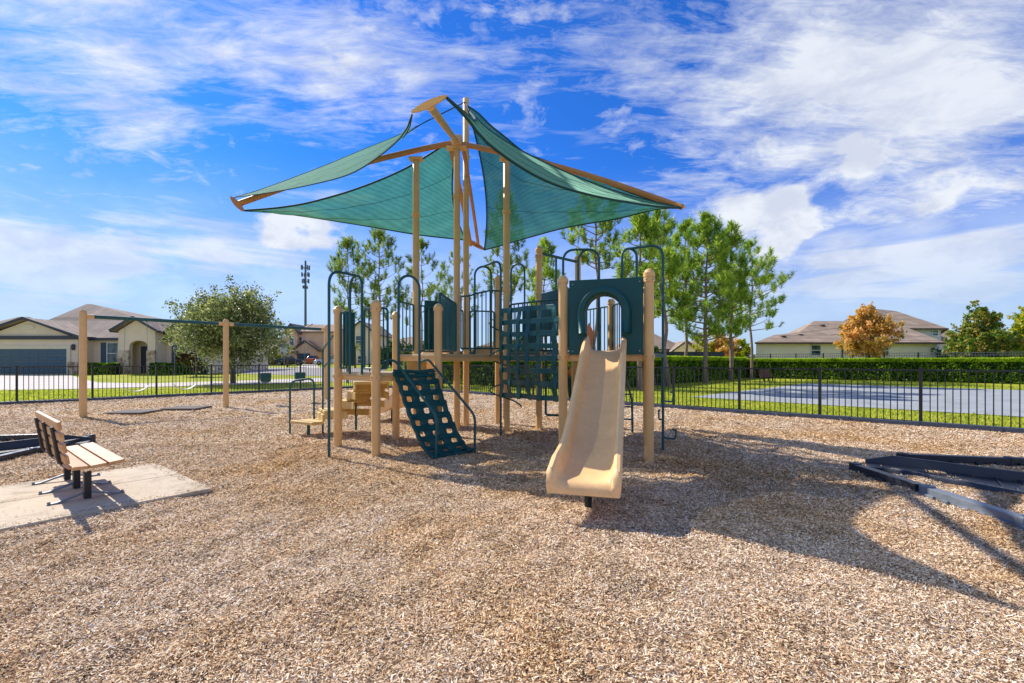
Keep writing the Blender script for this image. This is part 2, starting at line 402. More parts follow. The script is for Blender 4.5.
M['concrete'] = mat_conc('concrete', lin((206, 190, 166)))
M['pavement'] = mat_conc('pavement', lin((206, 198, 188)), stain=0.15)
M['road'] = mat_conc('road', lin((160, 156, 150)), stain=0.15)
M['court'] = mat_conc('court', lin((160, 165, 167)), stain=0.22)
M['court_line'] = dirty('court_line', lin((215, 218, 222)), 0.7, 0.1, 3)
M['court_green'] = dirty('court_green', lin((92, 122, 116)), 0.8, 0.1, 1)

# ------------------------------------------------------------------ ground
FL0 = Vector((-16.0, 14.7, 0)); LD = Vector((0.669, 0.743, 0)).normalized()          # left fence line
CORN = Vector((-7.14, 24.5, 0)); FR0 = Vector((8.74, 9.73, 0)); RD = (FR0 - CORN).normalized()
LEND = FL0 - LD * 16.5; REND = FR0 + RD * 11.6
def grid_sheet(name, x0, x1, y0, y1, nx, ny, zf, mat, inside=None, kind='structure'):
    xs = np.linspace(x0, x1, nx); ys = np.linspace(y0, y1, ny); X, Y = np.meshgrid(xs, ys); Z = zf(X, Y)
    V = np.stack([X, Y, Z], -1).reshape(-1, 3); idx = np.arange(nx * ny).reshape(ny, nx)
    Q = np.stack([idx[:-1, :-1], idx[:-1, 1:], idx[1:, 1:], idx[1:, :-1]], -1).reshape(-1, 4)
    if inside is not None:
        c = V[Q].mean(1); Q = Q[inside(c[:, 0], c[:, 1])]
    o = link_mesh(name, V, Q, mat, smooth='all'); tag(o, kind=kind); return o
ys_ = np.concatenate([np.linspace(-60, 0, 6), np.linspace(2, 120, 60), np.linspace(130, 1500, 30)])
xs_ = np.concatenate([np.linspace(-1500, -130, 20), np.linspace(-120, 120, 81), np.linspace(130, 1500, 20)])
X, Y = np.meshgrid(xs_, ys_); Z = terrain(X, np.minimum(Y, 150)) - 0.012
idx = np.arange(X.size).reshape(X.shape)
Q = np.stack([idx[:-1, :-1], idx[:-1, 1:], idx[1:, 1:], idx[1:, :-1]], -1).reshape(-1, 4)
g = link_mesh('ground', np.stack([X, Y, Z], -1).reshape(-1, 3), Q, M['grass'], smooth='all'); tag(g, kind='structure')

def inplay(x, y, m=0.0):
    """inside the fenced mulch bed"""
    a = (x - FL0.x) * LD.y - (y - FL0.y) * LD.x      # right of the left fence line
    b = (y - FR0.y) * RD.x - (x - FR0.x) * RD.y      # left of (behind) the right fence line
    return (a > m) & (b < -m)
rs = np.random.RandomState(7)
bumps = [(rs.uniform(-12, 9), rs.uniform(1, 14), rs.uniform(.25, .9), rs.uniform(-.02, .022)) for _ in range(260)]
PA = Vector((-4.658, 5.959, 0)); PB = Vector((-3.169, 4.802, 0)); PD = (PB - PA).normalized(); PN = Vector((-abs(PD.y), -PD.x, 0))
def onpad(x, y, m=0.0):
    u = (x - PA.x) * PD.x + (y - PA.y) * PD.y; v = (x - PA.x) * PN.x + (y - PA.y) * PN.y
    return (u > -m) & (u < (PB - PA).length + m) & (v > -m) & (v < 4.6 + m)
RIP = [(math.cos(a) * k, math.sin(a) * k, ph, am) for a, k, ph, am in zip(rs.uniform(0, 6.28, 16), 6.28 / rs.uniform(.28, .9, 16), rs.uniform(0, 6.28, 16), rs.uniform(.0012, .0034, 16))]
def mulch_z(x, y):
    x = np.asarray(x, float); y = np.asarray(y, float); z = 0.012 * np.sin(x * 1.7 + y * 0.6) * np.sin(y * 1.3 - x * .4)
    for ax, ay, ph, am in RIP: z = z + am * np.sin(ax * x + ay * y + ph)
    for bx, by, br, bh in bumps: z = z + bh * np.exp(-((x - bx) ** 2 + (y - by) ** 2) / (2 * br * br))
    return np.maximum(z + 0.03, 0.004)
poly = [LEND, FL0, CORN, FR0, REND]
def mz(X, Y):
    z = mulch_z(X, Y)
    a = (X - FL0.x) * LD.y - (Y - FL0.y) * LD.x; b = -((Y - FR0.y) * RD.x - (X - FR0.x) * RD.y)
    z = z * np.clip(np.minimum(a, b), 0, 1) + 0.01 * (1 - np.clip(np.minimum(a, b), 0, 1))
    return np.where(onpad(X, Y, .12), np.minimum(z, .03), z)
XS = 0.09
grid_sheet('mulch_bed', -27, 19, -4, 24.5, 512, 317, mz, M['mulch'], lambda x, y: inplay(x, y, -0.05))

# loose chips lying on the bed: thin slivers, denser near the viewer
def chips():
    rs = np.random.RandomState(3); P = []
    for y0, y1, dens, sz in ((1.5, 3.2, 27000, .50), (3.2, 5, 17000, .58), (5, 7.5, 8000, .74), (7.5, 11, 2300, 1.1), (11, 17, 480, 1.6), (17, 24, 90, 2.4)):
        hw = y1 * 1.2 + 0.6; n = int((y1 - y0) * 2 * hw * dens)
        x = rs.uniform(-hw, hw, n); y = rs.uniform(y0, y1, n); k = inplay(x, y, 0.1) & (np.abs(x) < y * 1.17 + .5) & ~(onpad(x, y) & ((rs.rand(n) > .004) & (onpad(x, y, -.10) | (rs.rand(n) > .13))))
        P.append(np.stack([x[k], y[k], np.full(k.sum(), sz)], 1))
    P = np.concatenate(P); n = len(P)
    z = np.where(onpad(P[:, 0], P[:, 1]), .0615, mz(P[:, 0], P[:, 1]))
    ang = rs.uniform(0, math.pi, n); ln = (rs.gamma(3.0, 0.0036, n) * P[:, 2] + .004) * np.where(rs.rand(n) < .012, 2.3, 1); w = rs.uniform(.003, .0082, n) * P[:, 2]
    tilt = rs.normal(0, .28, n); roll = rs.normal(0, .45, n)
    d = np.stack([np.cos(ang) * np.cos(tilt), np.sin(ang) * np.cos(tilt), np.sin(tilt)], 1)
    s = np.stack([-np.sin(ang) * np.cos(roll), np.cos(ang) * np.cos(roll), np.sin(roll)], 1)
    c = np.stack([P[:, 0], P[:, 1], z + np.abs(d[:, 2]) * ln * .5 + rs.uniform(.001, .014, n)], 1)
    L_ = d * ln[:, None]; W_ = s * w[:, None]
    V = np.stack([c - L_ - W_ * .7, c - L_ * .2 - W_ , c + L_ - W_ * .4, c + L_ * .7 + W_, c - L_ * .9 + W_ * .8], 1)
    # shorter: keep four corners
    V = V[:, [0, 2, 3, 4], :]
    o = fast_mesh('loose_chips', V, 4, M['mulch_chips']); tag(o, 'loose grey and brown wood chips scattered over the play area', 'wood chips', kind='stuff')
    return n
print('chips', chips())

def sheet_px(name, pts, mat, off=0.01, kind='structure', terr=True):
    P = [gpt(*p) if terr else gp(*p) for p in pts]
    me = MB(); me.add([(p.x, p.y, p.z + off) for p in P], [tuple(range(len(P)))]); o = me.build(name, mat); tag(o, kind=kind); return o
def up(o):
    for p in o.data.polygons:
        if p.normal.z < 0: p.flip()
    return o
up(sheet_px('driveway', [(-60, 391.5), (82, 389), (101, 388.5), (97, 382.2), (84, 379.5), (70, 375), (-60, 375)], M['pavement'], 0.012))
up(sheet_px('sidewalk', [(100, 388.3), (150, 387.1), (232, 384.8), (330, 381.6), (330, 377.6), (232, 381), (150, 383.4), (97, 382.6)], M['pavement'], 0.008))
up(sheet_px('street', [(205, 372.2), (330, 376.5), (385, 377), (385, 368), (205, 367.2)], M['road'], 0.004))
up(sheet_px('street', [(330, 382), (400, 381), (470, 378), (470, 374), (385, 374), (330, 376)], M['road'], 0.006))
up(sheet_px('driveway', [(296, 367.8), (320, 367.8), (316, 364.4), (303, 364.4)], M['pavement'], 0.012))
# sport court
CA = gp(690, 397); CD = gp(1024, 417); cd = (CD - CA).normalized(); cn = Vector((-cd.y, cd.x, 0))
if cn.y < 0: cn = -cn
CW = 15.6; CL = 22.0
def cpt(u, v, z): p = CA + cd * u + cn * v; return (p.x, p.y, z)
up(MB().add([cpt(0, 0, .006), cpt(CL, 0, .006), cpt(CL, CW, .006), cpt(0, CW, .006)], [(0, 1, 2, 3)]).build('sport_court', M['court']))
tag(bpy.data.objects['sport_court'], kind='structure')
ml = MB()
def cline(u0, v0, u1, v1, w=.06):
    p = Vector(cpt(u0, v0, .011)); q = Vector(cpt(u1, v1, .011)); d = (q - p).normalized(); s = Vector((-d.y, d.x, 0)) * w
    ml.add([p - s, q - s, q + s, p + s], [(0, 1, 2, 3)])
for a in ((1.2, 14.4, 20.8, 14.4), (1.2, 1.3, 1.2, 14.3), (14, 5.2, 14, 6.6), (15.8, 1.4, 15.8, 4.2)): cline(*a, .035)
o = up(ml.build('court_markings', M['court_line'])); tag(o, kind='structure')

# lawn blades where the lawn is close enough to show them
def blades():
    rs = np.random.RandomState(11); n = 240000
    x = rs.uniform(-34, 28, n); y = rs.uniform(9, 34, n)
    k = ~inplay(x, y, -0.12) & (np.abs(x) < y * 1.2); 
    # keep off the court and the paving
    u = (x - CA.x) * cd.x + (y - CA.y) * cd.y; v = (x - CA.x) * cn.x + (y - CA.y) * cn.y
    k &= ~((u > -.1) & (u < CL) & (v > -.05) & (v < CW + .05))
    k &= (x > 3) | (y < 22.4) 
    pr = np.clip(18 / y, 0, 1) ** 1.5; k &= rs.rand(n) < pr
    x = x[k]; y = y[k]; n = len(x); z = terrain(x, y) - .012
    h = rs.uniform(.03, .075, n); a = rs.uniform(0, 2 * np.pi, n); w = rs.uniform(.012, .022, n); l = rs.normal(0, .025, (n, 2))
    p0 = np.stack([x - np.cos(a) * w, y - np.sin(a) * w, z], 1); p1 = np.stack([x + np.cos(a) * w, y + np.sin(a) * w, z], 1); p2 = np.stack([x + l[:, 0], y + l[:, 1], z + h], 1)
    o = fast_mesh('lawn_grass', np.stack([p0, p1, p2], 1), 3, M['blades']); tag(o, 'short bright green lawn grass outside the black fence', 'grass', kind='stuff')
blades()

# ------------------------------------------------------------------ black picket fence round the play area, with the plastic border at its foot
def picket_fence(A, B, at_, label):
    """at_: distances of the posts from A towards B"""
    d = (B - A).normalized()
    r = empty('picket_fence', (A.x, A.y, 0), label, 'fence')
    for q in at_:
        p = A + d * q; m = MB(); m.box((p.x, p.y, .62), (.06, .06, 1.24), math.atan2(d.y, d.x)); m.box((p.x, p.y, 1.25), (.075, .075, .02), math.atan2(d.y, d.x))
        m.build('post', M['black_metal'], r)
    up_ = Vector((0, 0, 1))
    for q0, q1 in zip(at_[:-1], at_[1:]):
        a = A + d * (q0 + .033); b = A + d * (q1 - .033); m = MB()
        for z, h in ((1.205, .035), (.10, .03)): m.bar(a + up_ * z, b + up_ * z, .03, h)
        k = max(2, round((q1 - q0) / .122))
        for j in range(1, k):
            q = a + (b - a) * (j / k); m.box((q.x, q.y, .645), (.018, .018, 1.085), math.atan2(d.y, d.x))
        m.build('picket_panel', M['black_metal'], r)
    return r
LL = (CORN - FL0).length; st_ = 1.804
ps = [0.0] + [x for x in [LL - st_ * k for k in range(7, -10, -1)] if x > .3]
picket_fence(CORN, LEND, ps, 'black metal picket fence between the mulch and the lawn of the house with the garage')
LR = (FR0 - CORN).length; ns = 12
picket_fence(CORN, REND, [.07] + [LR * k / ns for k in range(1, ns + 1)] + [LR + 1.80 * k for k in range(1, 7)], 'black metal picket fence between the mulch and the blue grey sport court')
M['border_plastic'] = dirty('border_plastic', lin((66, 76, 92)), .45, .25, 5)
def kerb_run(A, B, inset):
    d = (B - A).normalized(); n = Vector((d.y, -d.x, 0)) * inset; L_ = (B - A).length; s = 0; m = MB(); i = 0; rnd = random.Random(2)
    while s < L_ - .2:
        e = min(s + 1.2, L_); a = A + d * (s + .004) + n; b = A + d * (e - .004) + n; j = rnd.uniform(-.012, .012); k = rnd.uniform(-.012, .012)
        m.bar((a.x, a.y, .06 + j), (b.x, b.y, .06 + k), .1, .10)
        m.box((b.x, b.y, .06 + k), (.15, .12, .108), math.atan2(d.y, d.x)); s = e
    o = m.build('play_border', M['border_plastic'], bevel=.008); tag(o, kind='structure')
kerb_run(LEND, CORN, .11); kerb_run(CORN, REND, .11)

# ------------------------------------------------------------------ concrete pad and bench
A_ = gp(156.8, 464); B_ = gp(211.6, 489)
A_ = A_ * (1.35 / 1.4); B_ = B_ * (1.35 / 1.4); sd = (B_ - A_).normalized(); sn = Vector((sd.y, -sd.x, 0));
if sn.x > 0: sn = -sn
SW = (B_ - A_).length
m = MB()
for (u0, u1) in ((-3.0, SW * .47 - .006), (SW * .47 + .006, SW)):
    if u0 < 0: u0 = 0.0
    for v0, v1 in ((0, 4.6),):
        P = [A_ + sd * u0 + sn * v0, A_ + sd * u1 + sn * v0, A_ + sd * u1 + sn * v1, A_ + sd * u0 + sn * v1]; m.prism(P, -.05, .06)
m.prism([A_ + sd * (SW * .45), A_ + sd * (SW * .49), A_ + sd * (SW * .49) + sn * 4.58, A_ + sd * (SW * .45) + sn * 4.58], -.05, .05)
o = m.build('concrete_pad', M['concrete'], bevel=.006); tag(o, kind='structure')

def mat_wood():
    t = NT('bench_slat'); n = t.noise(3, 6, 0.6, 0.3, sc=(1, 8, 8)); n2 = t.noise(30, 4, .6)
    c = t.ramp(n.outputs[0], [(0.3, lin((186, 128, 76))), (0.55, lin((210, 160, 108))), (0.75, lin((224, 182, 134)))])
    t.set(c, 0.42, 0, 0.5); t.bump(n2.outputs[0], .15, .005); return t.m
M['slat'] = mat_wood()
M['slat_dark'] = dirty('slat_dark', lin((120, 66, 52)), .5, .15, 4)
def bench(loc, fdir, label, slat='slat', L_=1.49):
    """loc: ground point under the near front corner of the seat; fdir: the way it faces; the seat runs to the left of that"""
    f = Vector(fdir).normalized(); a = Vector((-f.y, f.x, 0)); r = empty('park_bench', loc, label, 'bench'); o = Vector(loc)
    P = lambda u, v, z: o + a * u + f * v + Vector((0, 0, z))
    def slat_(v0, z0, v1, z1, t=.032, name='seat'):
        c0 = P(0, v0, z0); c1 = P(0, v1, z1); d = (c1 - c0); w = d.length; mid = (c0 + c1) / 2; upv = a.cross(d).normalized()
        m = MB(); m.bar(mid, mid + a * L_, w, t, upv); return m
    sm = MB()
    for v0, z0, v1, z1 in ((0.0, .375, -.118, .362), (-.132, .361, -.25, .352), (-.264, .352, -.375, .358), (-.386, .364, -.41, .385)):
        q = slat_(v0, z0, v1, z1); sm.add(q.v, q.f)
    sm.build('seat', M[slat], r, bevel=.006)
    bm = MB()
    for v0, z0, v1, z1 in ((-.405, .405, -.418, .485), (-.423, .51, -.435, .59), (-.44, .615, -.451, .695), (-.456, .72, -.467, .80)):
        q = slat_(v0, z0, v1, z1); bm.add(q.v, q.f)
    bm.build('backrest', M[slat], r, bevel=.006)
    fm = MB()
    for u in (.24, .80, 1.36):
        fm.tube(roundp([P(u, -.02, .335), P(u, -.26, .322), P(u, -.43, .36), P(u, -.458, .60), P(u, -.480, .735)], .1, 5), .02, 6)
    fm.build('frame', M['black_metal'], r)
    for i, u in enumerate((.24, .80, 1.36)):
        lm = MB(); c = P(u, -.24, 0); lm.bar((c.x, c.y, .07), (c.x, c.y, .325), .075, .055, f); lg = lm.build('leg', M['black_metal'], r, bevel=.005)
        ft = MB()
        for s in (1, -1):
            ft.bar(P(u, -.24 + s * .02, .075), P(u, -.24 + s * .2, .02), .032, .018); ft.bar(P(u, -.24 + s * .2, .02), P(u, -.24 + s * .28, .013), .036, .014)
            ft.lathe(P(u, -.24 + s * .265, .012), [(.013, 0), (.013, .022), (.006, .028)], 8)
        ft.build('foot', M['grey_metal'], lg)
    return r
bench((-3.80, 4.47, .05), (.62, .78, 0), 'wooden slat bench with black legs on the concrete pad in the mulch')
bench((16.5, 29.6, 0), (.55, -.83, 0), 'small dark red bench on the grass in front of the hedge beyond the court', 'slat_dark', 1.5)

# ------------------------------------------------------------------ loose plastic border timbers and the half ramps they lead to
def timber(p0, p1, label, group, h=.13, mat='black_plastic', seg=1.15, lumps=True):
    p0 = Vector(p0); p1 = Vector(p1); r = empty('border_timber', (p0.x, p0.y, 0), label, 'border timber', group); L_ = (p1 - p0).length; d = (p1 - p0).normalized(); n = max(1, round(L_ / seg))
    s = Vector((-d.y, d.x, 0)); rz = math.atan2(d.y, d.x)
    for i in range(n):
        a = p0 + d * (L_ * i / n + .01); b = p0 + d * (L_ * (i + 1) / n - .01); m = MB(); z = h - .045 + (i % 2) * .006
        m.bar((a.x, a.y, z), (b.x, b.y, z), .105, .09)
        for k in range(5):
            q = a + (b - a) * ((k + .5) / 5)
            m.box((q.x, q.y, z / 2 - .02), (.07 if k % 2 else .12, .15, z + .01), rz)
        m.lathe((a.x, a.y, 0), [(.068, -.02), (.068, h + .004), (.055, h + .012), (.018, h + .012), (.018, h - .01)], 12)
        m.build('section', M[mat], r, bevel=.008)
    return r
def ramp(a0, a1, b0, b1, label):
    """a: far rim, b: near rim, each from the high end to the low end (points carry their rim height)"""
    a0, a1, b0, b1 = map(Vector, (a0, a1, b0, b1)); r = empty('access_ramp', (a0.x, a0.y, 0), label, 'ramp')
    for p, q in ((a0, a1), (b0, b1)):
        m = MB(); d = (q - p); dn = Vector((d.x, d.y, 0)).normalized(); s = Vector((-dn.y, dn.x, 0)) * .035; N = 10; vs = []
        for i in range(N + 1):
            t = i / N; c = p + d * t; e = min(1, t * 12 + .55)
            for o_, z in ((-.8, 0), (-.7, c.z * e - .02), (-.35, c.z * e), (.35, c.z * e), (.7, c.z * e - .02), (.8, 0)): vs.append((c.x + s.x * o_, c.y + s.y * o_, z))
        fs = []
        for i in range(N):
            for k in range(5): fs.append((i * 6 + k, i * 6 + k + 1, (i + 1) * 6 + k + 1, (i + 1) * 6 + k))
        fs.append((5, 4, 3, 2, 1, 0)); fs.append(tuple(N * 6 + k for k in range(6))); m.add(vs, fs); m.build('side_rim', M['black_plastic'], r, smooth=True)
    m = MB(); vs = []; N = 14
    for i in range(N + 1):
        t = i / N; p = a0.lerp(a1, t); q = b0.lerp(b1, t); z = .03 * (1 - t) + .05
        vs += [(p.x, p.y, z), (q.x, q.y, z)]
    m.add(vs, [(2 * i, 2 * i + 1, 2 * i + 3, 2 * i + 2) for i in range(N)])
    for i in range(6, N):
        t = i / N; p = a0.lerp(a1, t); q = b0.lerp(b1, t); z = .03 * (1 - t) + .056; m.bar((p.x, p.y, z), (q.x, q.y, z), .02, .012)
    up(m.build('tray', M['black_plastic'], r))
    return r
timber((4.25, 5.64, 0), (4.215, 4.68, 0), 'dark plastic border timber section with round end nearest the slide on the right', 'border timbers of the right hand pit', seg=1.0)
timber((4.21, 4.62, 0), (4.14, 2.8, 0), 'grey plastic border timber running to the lower right edge', 'border timbers of the right hand pit', mat='grey_plastic')
timber((5.35, 6.25, 0), (8.9, 5.45, 0), 'black plastic border timber lying behind the ramp on the right', 'border timbers of the right hand pit')
ramp((4.62, 5.95, .21), (6.7, 4.2, .12), (4.46, 5.72, .12), (5.75, 3.1, .09), 'black plastic wheelchair ramp lying in the mulch at the right')
timber((-7.22, 7.80, 0), (-6.72, 5.4, 0), 'black lumpy border timber behind the bench, nearest to it', 'border timbers behind the bench')
timber((-8.1, 7.98, 0), (-10.6, 7.4, 0), 'black border timber lying farthest back behind the bench', 'border timbers behind the bench')
ramp((-7.05, 7.62, .21), (-8.8, 5.3, .13), (-6.83, 7.30, .13), (-7.6, 5.1, .10), 'black plastic ramp with raised rims lying behind the bench')
# ------------------------------------------------------------------ play structure
P1 = Vector((-2.787, 7.288, 0)); P2 = Vector((-1.963, 6.567, 0)); P3 = Vector((-2.07, 8.12, 0)); P4 = Vector((-1.175, 7.25, 0))
P5 = Vector((-1.073, 8.85, 0)); P6 = Vector((-.98, 9.7, 0)); P7 = Vector((-.303, 9.86, 0)); P8 = Vector((-.105, 8.70, 0)); P9 = Vector((.54, 9.1, 0))
P10 = Vector((1.42, 9.8, 0)); P11 = Vector((.73, 6.51, 0)); P12 = Vector((1.862, 6.18, 0)); P13 = Vector((-1.84, 8.72, 0))
P14 = Vector((1.06, 7.62, 0)); P15 = Vector((2.17, 7.30, 0)); P16 = Vector((1.93, 8.85, 0))
D1, D2 = 1.22, 1.52
play = empty('play_structure', (0, 8, 0), 'large tan and dark green playground climbing structure with decks and slides', 'playground')
Z = lambda p, z: Vector((p.x, p.y, z))
def ppost(p, h, collars=(), parent=play, r=.0635, cap=True):
    m = MB(); pr = [(r, -.05), (r, h - .05)]
    m.lathe((p.x, p.y, 0), pr, 20); o = m.build('post', M['tan_steel'], parent, smooth=True)
    if cap: MB().lathe((p.x, p.y, 0), [(r + .012, h - .10), (r + .014, h - .06), (r + .014, h - .045), (r + .002, h - .035), (r - .006, h - .012), (r - .03, h + .008), (.012, h + .016)], 20).build('cap', M['tan_steel'], o, smooth=True)
    if collars:
        bo = MB()
        for z in collars:
            for a_ in (-2.3, -1.2, -.2): bo.box((p.x + (r + .018) * math.cos(a_), p.y + (r + .018) * math.sin(a_), z), (.014, .014, .014), a_)
        bo.build('fasteners', M['grey_metal'], o)
    for z in collars: MB().lathe((p.x, p.y, 0), [(r + .001, z - .03), (r + .014, z - .028), (r + .014, z + .028), (r + .001, z + .03)], 20).build('collar', M['tan_steel'], o, smooth=True)
    return o
ppost(P1, 2.27, (1.16,)); ppost(P2, 2.27, (1.16, 2.14)); ppost(P3, 2.27, (1.16,)); ppost(P4, 2.3, (1.16,))
ppost(P7, 3.24, (1.46,)); ppost(P9, 3.68, (1.46, 2.72, 3.5)); ppost(P10, 3.66, (1.46,)); ppost(P11, 2.61, (1.46,)); ppost(P12, 2.64, (1.46, 2.5)); ppost(P14, 2.6, (1.46,)); ppost(P15, 2.6, (1.46,)); ppost(P16, 2.6, (1.46,))
def deck(poly, z, label=None):
    c = sum((Vector((p.x, p.y, 0)) for p in poly), Vector()) / len(poly)
    Q = [c + (p - c) * .985 for p in poly]
    m = MB(); m.prism(Q, z - .05, z); m.build('deck', M['deck'], play, bevel=.008, label=label)
    s = MB()
    for i in range(len(Q)):
        a, b = Q[i], Q[(i + 1) % len(Q)]; ins = (c - (a + b) / 2).normalized() * .05
        s.bar(Z(a + ins, z - .085), Z(b + ins, z - .085), .04, .07)
    s.build('deck_frame', M['tan_steel'], play)
deck([P1, P2, P4, P3], D1, 'lower square deck behind the net ramp')
deck([P3, P4, P8, P9, P7, P6, P13], D2 - .002)
deck([P11, P12, P15, P14], D2)
deck([P14, P15, P16, P10, P9, P8], D2 - .004)
# step boxes
m = MB(); m.box((-1.72, 8.22, 1.355), (.34, .24, .26), .15); m.build('step_box', M['step_plastic'], play, bevel=.02)
m = MB(); m.box((-.55, 9.2, 1.60), (.34, .34, .2), .2); m.build('step_box', M['tan_plastic'], play, bevel=.03)

def barrier(a, b, z, h=.95, gap=.105, inset=.09, r=.011, top_arch=None, name='guard_rail'):
    d = (b - a).normalized(); a2 = a + d * inset; b2 = b - d * inset; m = MB()
    m.tube(roundp([Z(a2, z + .07), Z(a2, z + h), Z(b2, z + h), Z(b2, z + .07), Z(a2, z + .07)], .05, 4), .017, 8)
    L_ = (b2 - a2).length; k = max(2, int(L_ / gap))
    for i in range(1, k):
        q = a2.lerp(b2, i / k); m.tube([Z(q, z + .07), Z(q, z + h)], r, 6)
    m.build(name, M['green_steel'], play, smooth=True)
barrier(P1, P1.lerp(P2, .32), D1); barrier(P1.lerp(P2, .66), P2, D1, inset=.06)
barrier(P2, P2.lerp(P4, .22), D1, inset=.05)
barrier(P1, P3.lerp(P1, .0), D1, .95) if False else None
barrier(P13, P6, D2); barrier(P6, P7, D2); barrier(P7, P9, D2); barrier(P9, P10, D2, 1.0)
barrier(P10, P16, D2); barrier(P12, P15, D2, .98); barrier(P11, P14, D2, .98); barrier(P15, P16, D2); barrier(P3, P13, D2)
barrier(P4, P5, D2, .98); barrier(P8, P14, D2, .95)
# the barrier that rises between the two tall posts
a = at(461, 310, 8.8); m = MB(); xs = [(461, 296.5), (470, 295.8), (476, 293.5), (490, 290.6), (500, 291)]
tp = [at(px, py, 8.78) for px, py in xs]; bt = [at(px, 348.5, 8.78) for px, py in xs]
m.tube(tp, .017, 8); m.tube(bt, .017, 8); m.tube([tp[0], bt[0]], .014, 6); m.tube([tp[-1], bt[-1]], .014, 6)
for px in (465, 469.5, 474, 478, 482, 486, 490, 495):
    ty = np.interp(px, [q[0] for q in xs], [q[1] for q in xs]); m.tube([at(px, ty, 8.78), at(px, 348.5, 8.78)], .011, 6)
m.build('guard_rail', M['green_steel'], play, smooth=True)
# solid green wall panels
def panel(a, b, z0, z1, label=None, t=.035, windows=0):
    d = (b - a).normalized(); a2 = a + d * .08; b2 = b - d * .08; m = MB(); m.bar(Z(a2, (z0 + z1) / 2), Z(b2, (z0 + z1) / 2), t, z1 - z0)
    o = m.build('wall_panel', M['green_plastic'], play, bevel=.012, label=label)
    if windows:
        w = MB(); n = Vector((d.y, -d.x, 0)); 
        for i in range(windows):
            c = a2.lerp(b2, (i + .5) / windows) + n * .03; e = d * .13
            w.tube(roundp([Z(c - e, z0 + .15), Z(c - e, z1 - .25), Z(c - e * .5, z1 - .1), Z(c + e * .5, z1 - .1), Z(c + e, z1 - .25), Z(c + e, z0 + .15), Z(c - e, z0 + .15)], .08, 4), .018, 6)
        w.build('moulding', M['green_plastic'], o, smooth=True)
panel(P13 + Vector((.02, .35, 0)), P6 + Vector((-.1, -.1, 0)), D2 + .1, 2.62, 'solid green wall panel at the back left', windows=2)
panel(P1.lerp(P3, .02), P1.lerp(P3, .34), D1 + .1, 2.2)
panel(P9 + Vector((0, -.15, 0)), P14 + Vector((-.1, .6, 0)), D2 + .35, 2.72)
panel(P9, P7.lerp(P9, .55), D2 + .1, 2.45)

# ---- arched hood over the slide
def hood():
    a = P11.copy(); b = P12.copy(); d = (b - a).normalized(); n = Vector((d.y, -d.x, 0)); # n points to the viewer
    if n.y > 0: n = -n
    L_ = (b - a).length; a2 = a + d * .09; W = L_ - .165; z0, z1 = 1.49, 2.545; t = .03
    cx = W * .485; R = .24; zc = 2.06; zb = 1.49
    N = 20; arc = [(cx + R * math.cos(math.pi * k / N), zc + R * math.sin(math.pi * k / N)) for k in range(N + 1)]  # right -> left
    inner = [(cx + R, zb)] + arc + [(cx - R, zb)]
    # outer points matched to the inner ones
    outer = []
    for (x, z) in inner:
        if z <= zb + 1e-6: outer.append((W if x > cx else 0, z0)); continue
        vx, vz = x - cx, z - zc; s = 1e9
        if vx > 1e-6: s = min(s, (W - cx) / vx)
        if vx < -1e-6: s = min(s, -cx / vx)
        if vz > 1e-6: s = min(s, (z1 - zc) / vz)
        outer.append((cx + vx * s, zc + vz * s))
    # force the corners
    for tgt in ((W, z1), (0, z1)):
        k = min(range(len(outer)), key=lambda i: (outer[i][0] - tgt[0]) ** 2 + (outer[i][1] - tgt[1]) ** 2); outer[k] = tgt
    def P(x, z, o): q = a2 + d * x + n * o; return (q.x, q.y, z)
    m = MB(); K = len(inner); vs = []
    for o_ in (t / 2, -t / 2):
        vs += [P(x, z, o_) for x, z in outer] + [P(x, z, o_) for x, z in inner]
    fs = []
    for i in range(K - 1):
        fs.append((i, i + 1, K + i + 1, K + i)); fs.append((2 * K + i, 3 * K + i, 3 * K + i + 1, 2 * K + i + 1))
        fs.append((i, 2 * K + i, 2 * K + i + 1, i + 1)); fs.append((K + i, K + i + 1, 3 * K + i + 1, 3 * K + i))
    fs.append((0, K, 3 * K, 2 * K)); fs.append((K - 1, 3 * K - 1, 4 * K - 1, 2 * K - 1)) ; m.add(vs, fs)
    pn = m.build('hood_panel', M['green_plastic'], play, bevel=.006)
    # the hood that stands out over the opening
    h = MB(); zlow = 1.78; path = [(cx + R, zlow)] + arc + [(cx - R, zlow)]; prof = [(.0, .015), (.13, .018), (.125, .08), (.09, .26), (.06, .30), (.012, .29), (.0, .26)]
    vs = []; fs = []; Kp = len(prof)
    for j, (x, z) in enumerate(path):
        if z > zc - 1e-6: ux, uz = (x - cx) / R, (z - zc) / R
        else: ux, uz = (1 if x > cx else -1), 0
        dep = 1.0 if 0 < j < len(path) - 1 else .72
        for (ro, oo) in prof: vs.append(P(x + ux * ro, z + uz * ro, oo * (dep if oo > .03 else 1)))
    for j in range(len(path) - 1):
        for k in range(Kp): fs.append((j * Kp + k, j * Kp + (k + 1) % Kp, (j + 1) * Kp + (k + 1) % Kp, (j + 1) * Kp + k))
    fs.append(tuple(range(Kp))); fs.append(tuple(reversed([(len(path) - 1) * Kp + k for k in range(Kp)])))
    h.add(vs, fs); h.build('hood', M['green_plastic'], pn, smooth='all')
    bl = MB()
    for x in (.05, W - .05):
        for z in (z0 + .05, z1 - .06): q = P(x, z, .017); bl.box(q, (.02, .012, .02))
    bl.build('bolt', M['grey_metal'], pn)
hood()

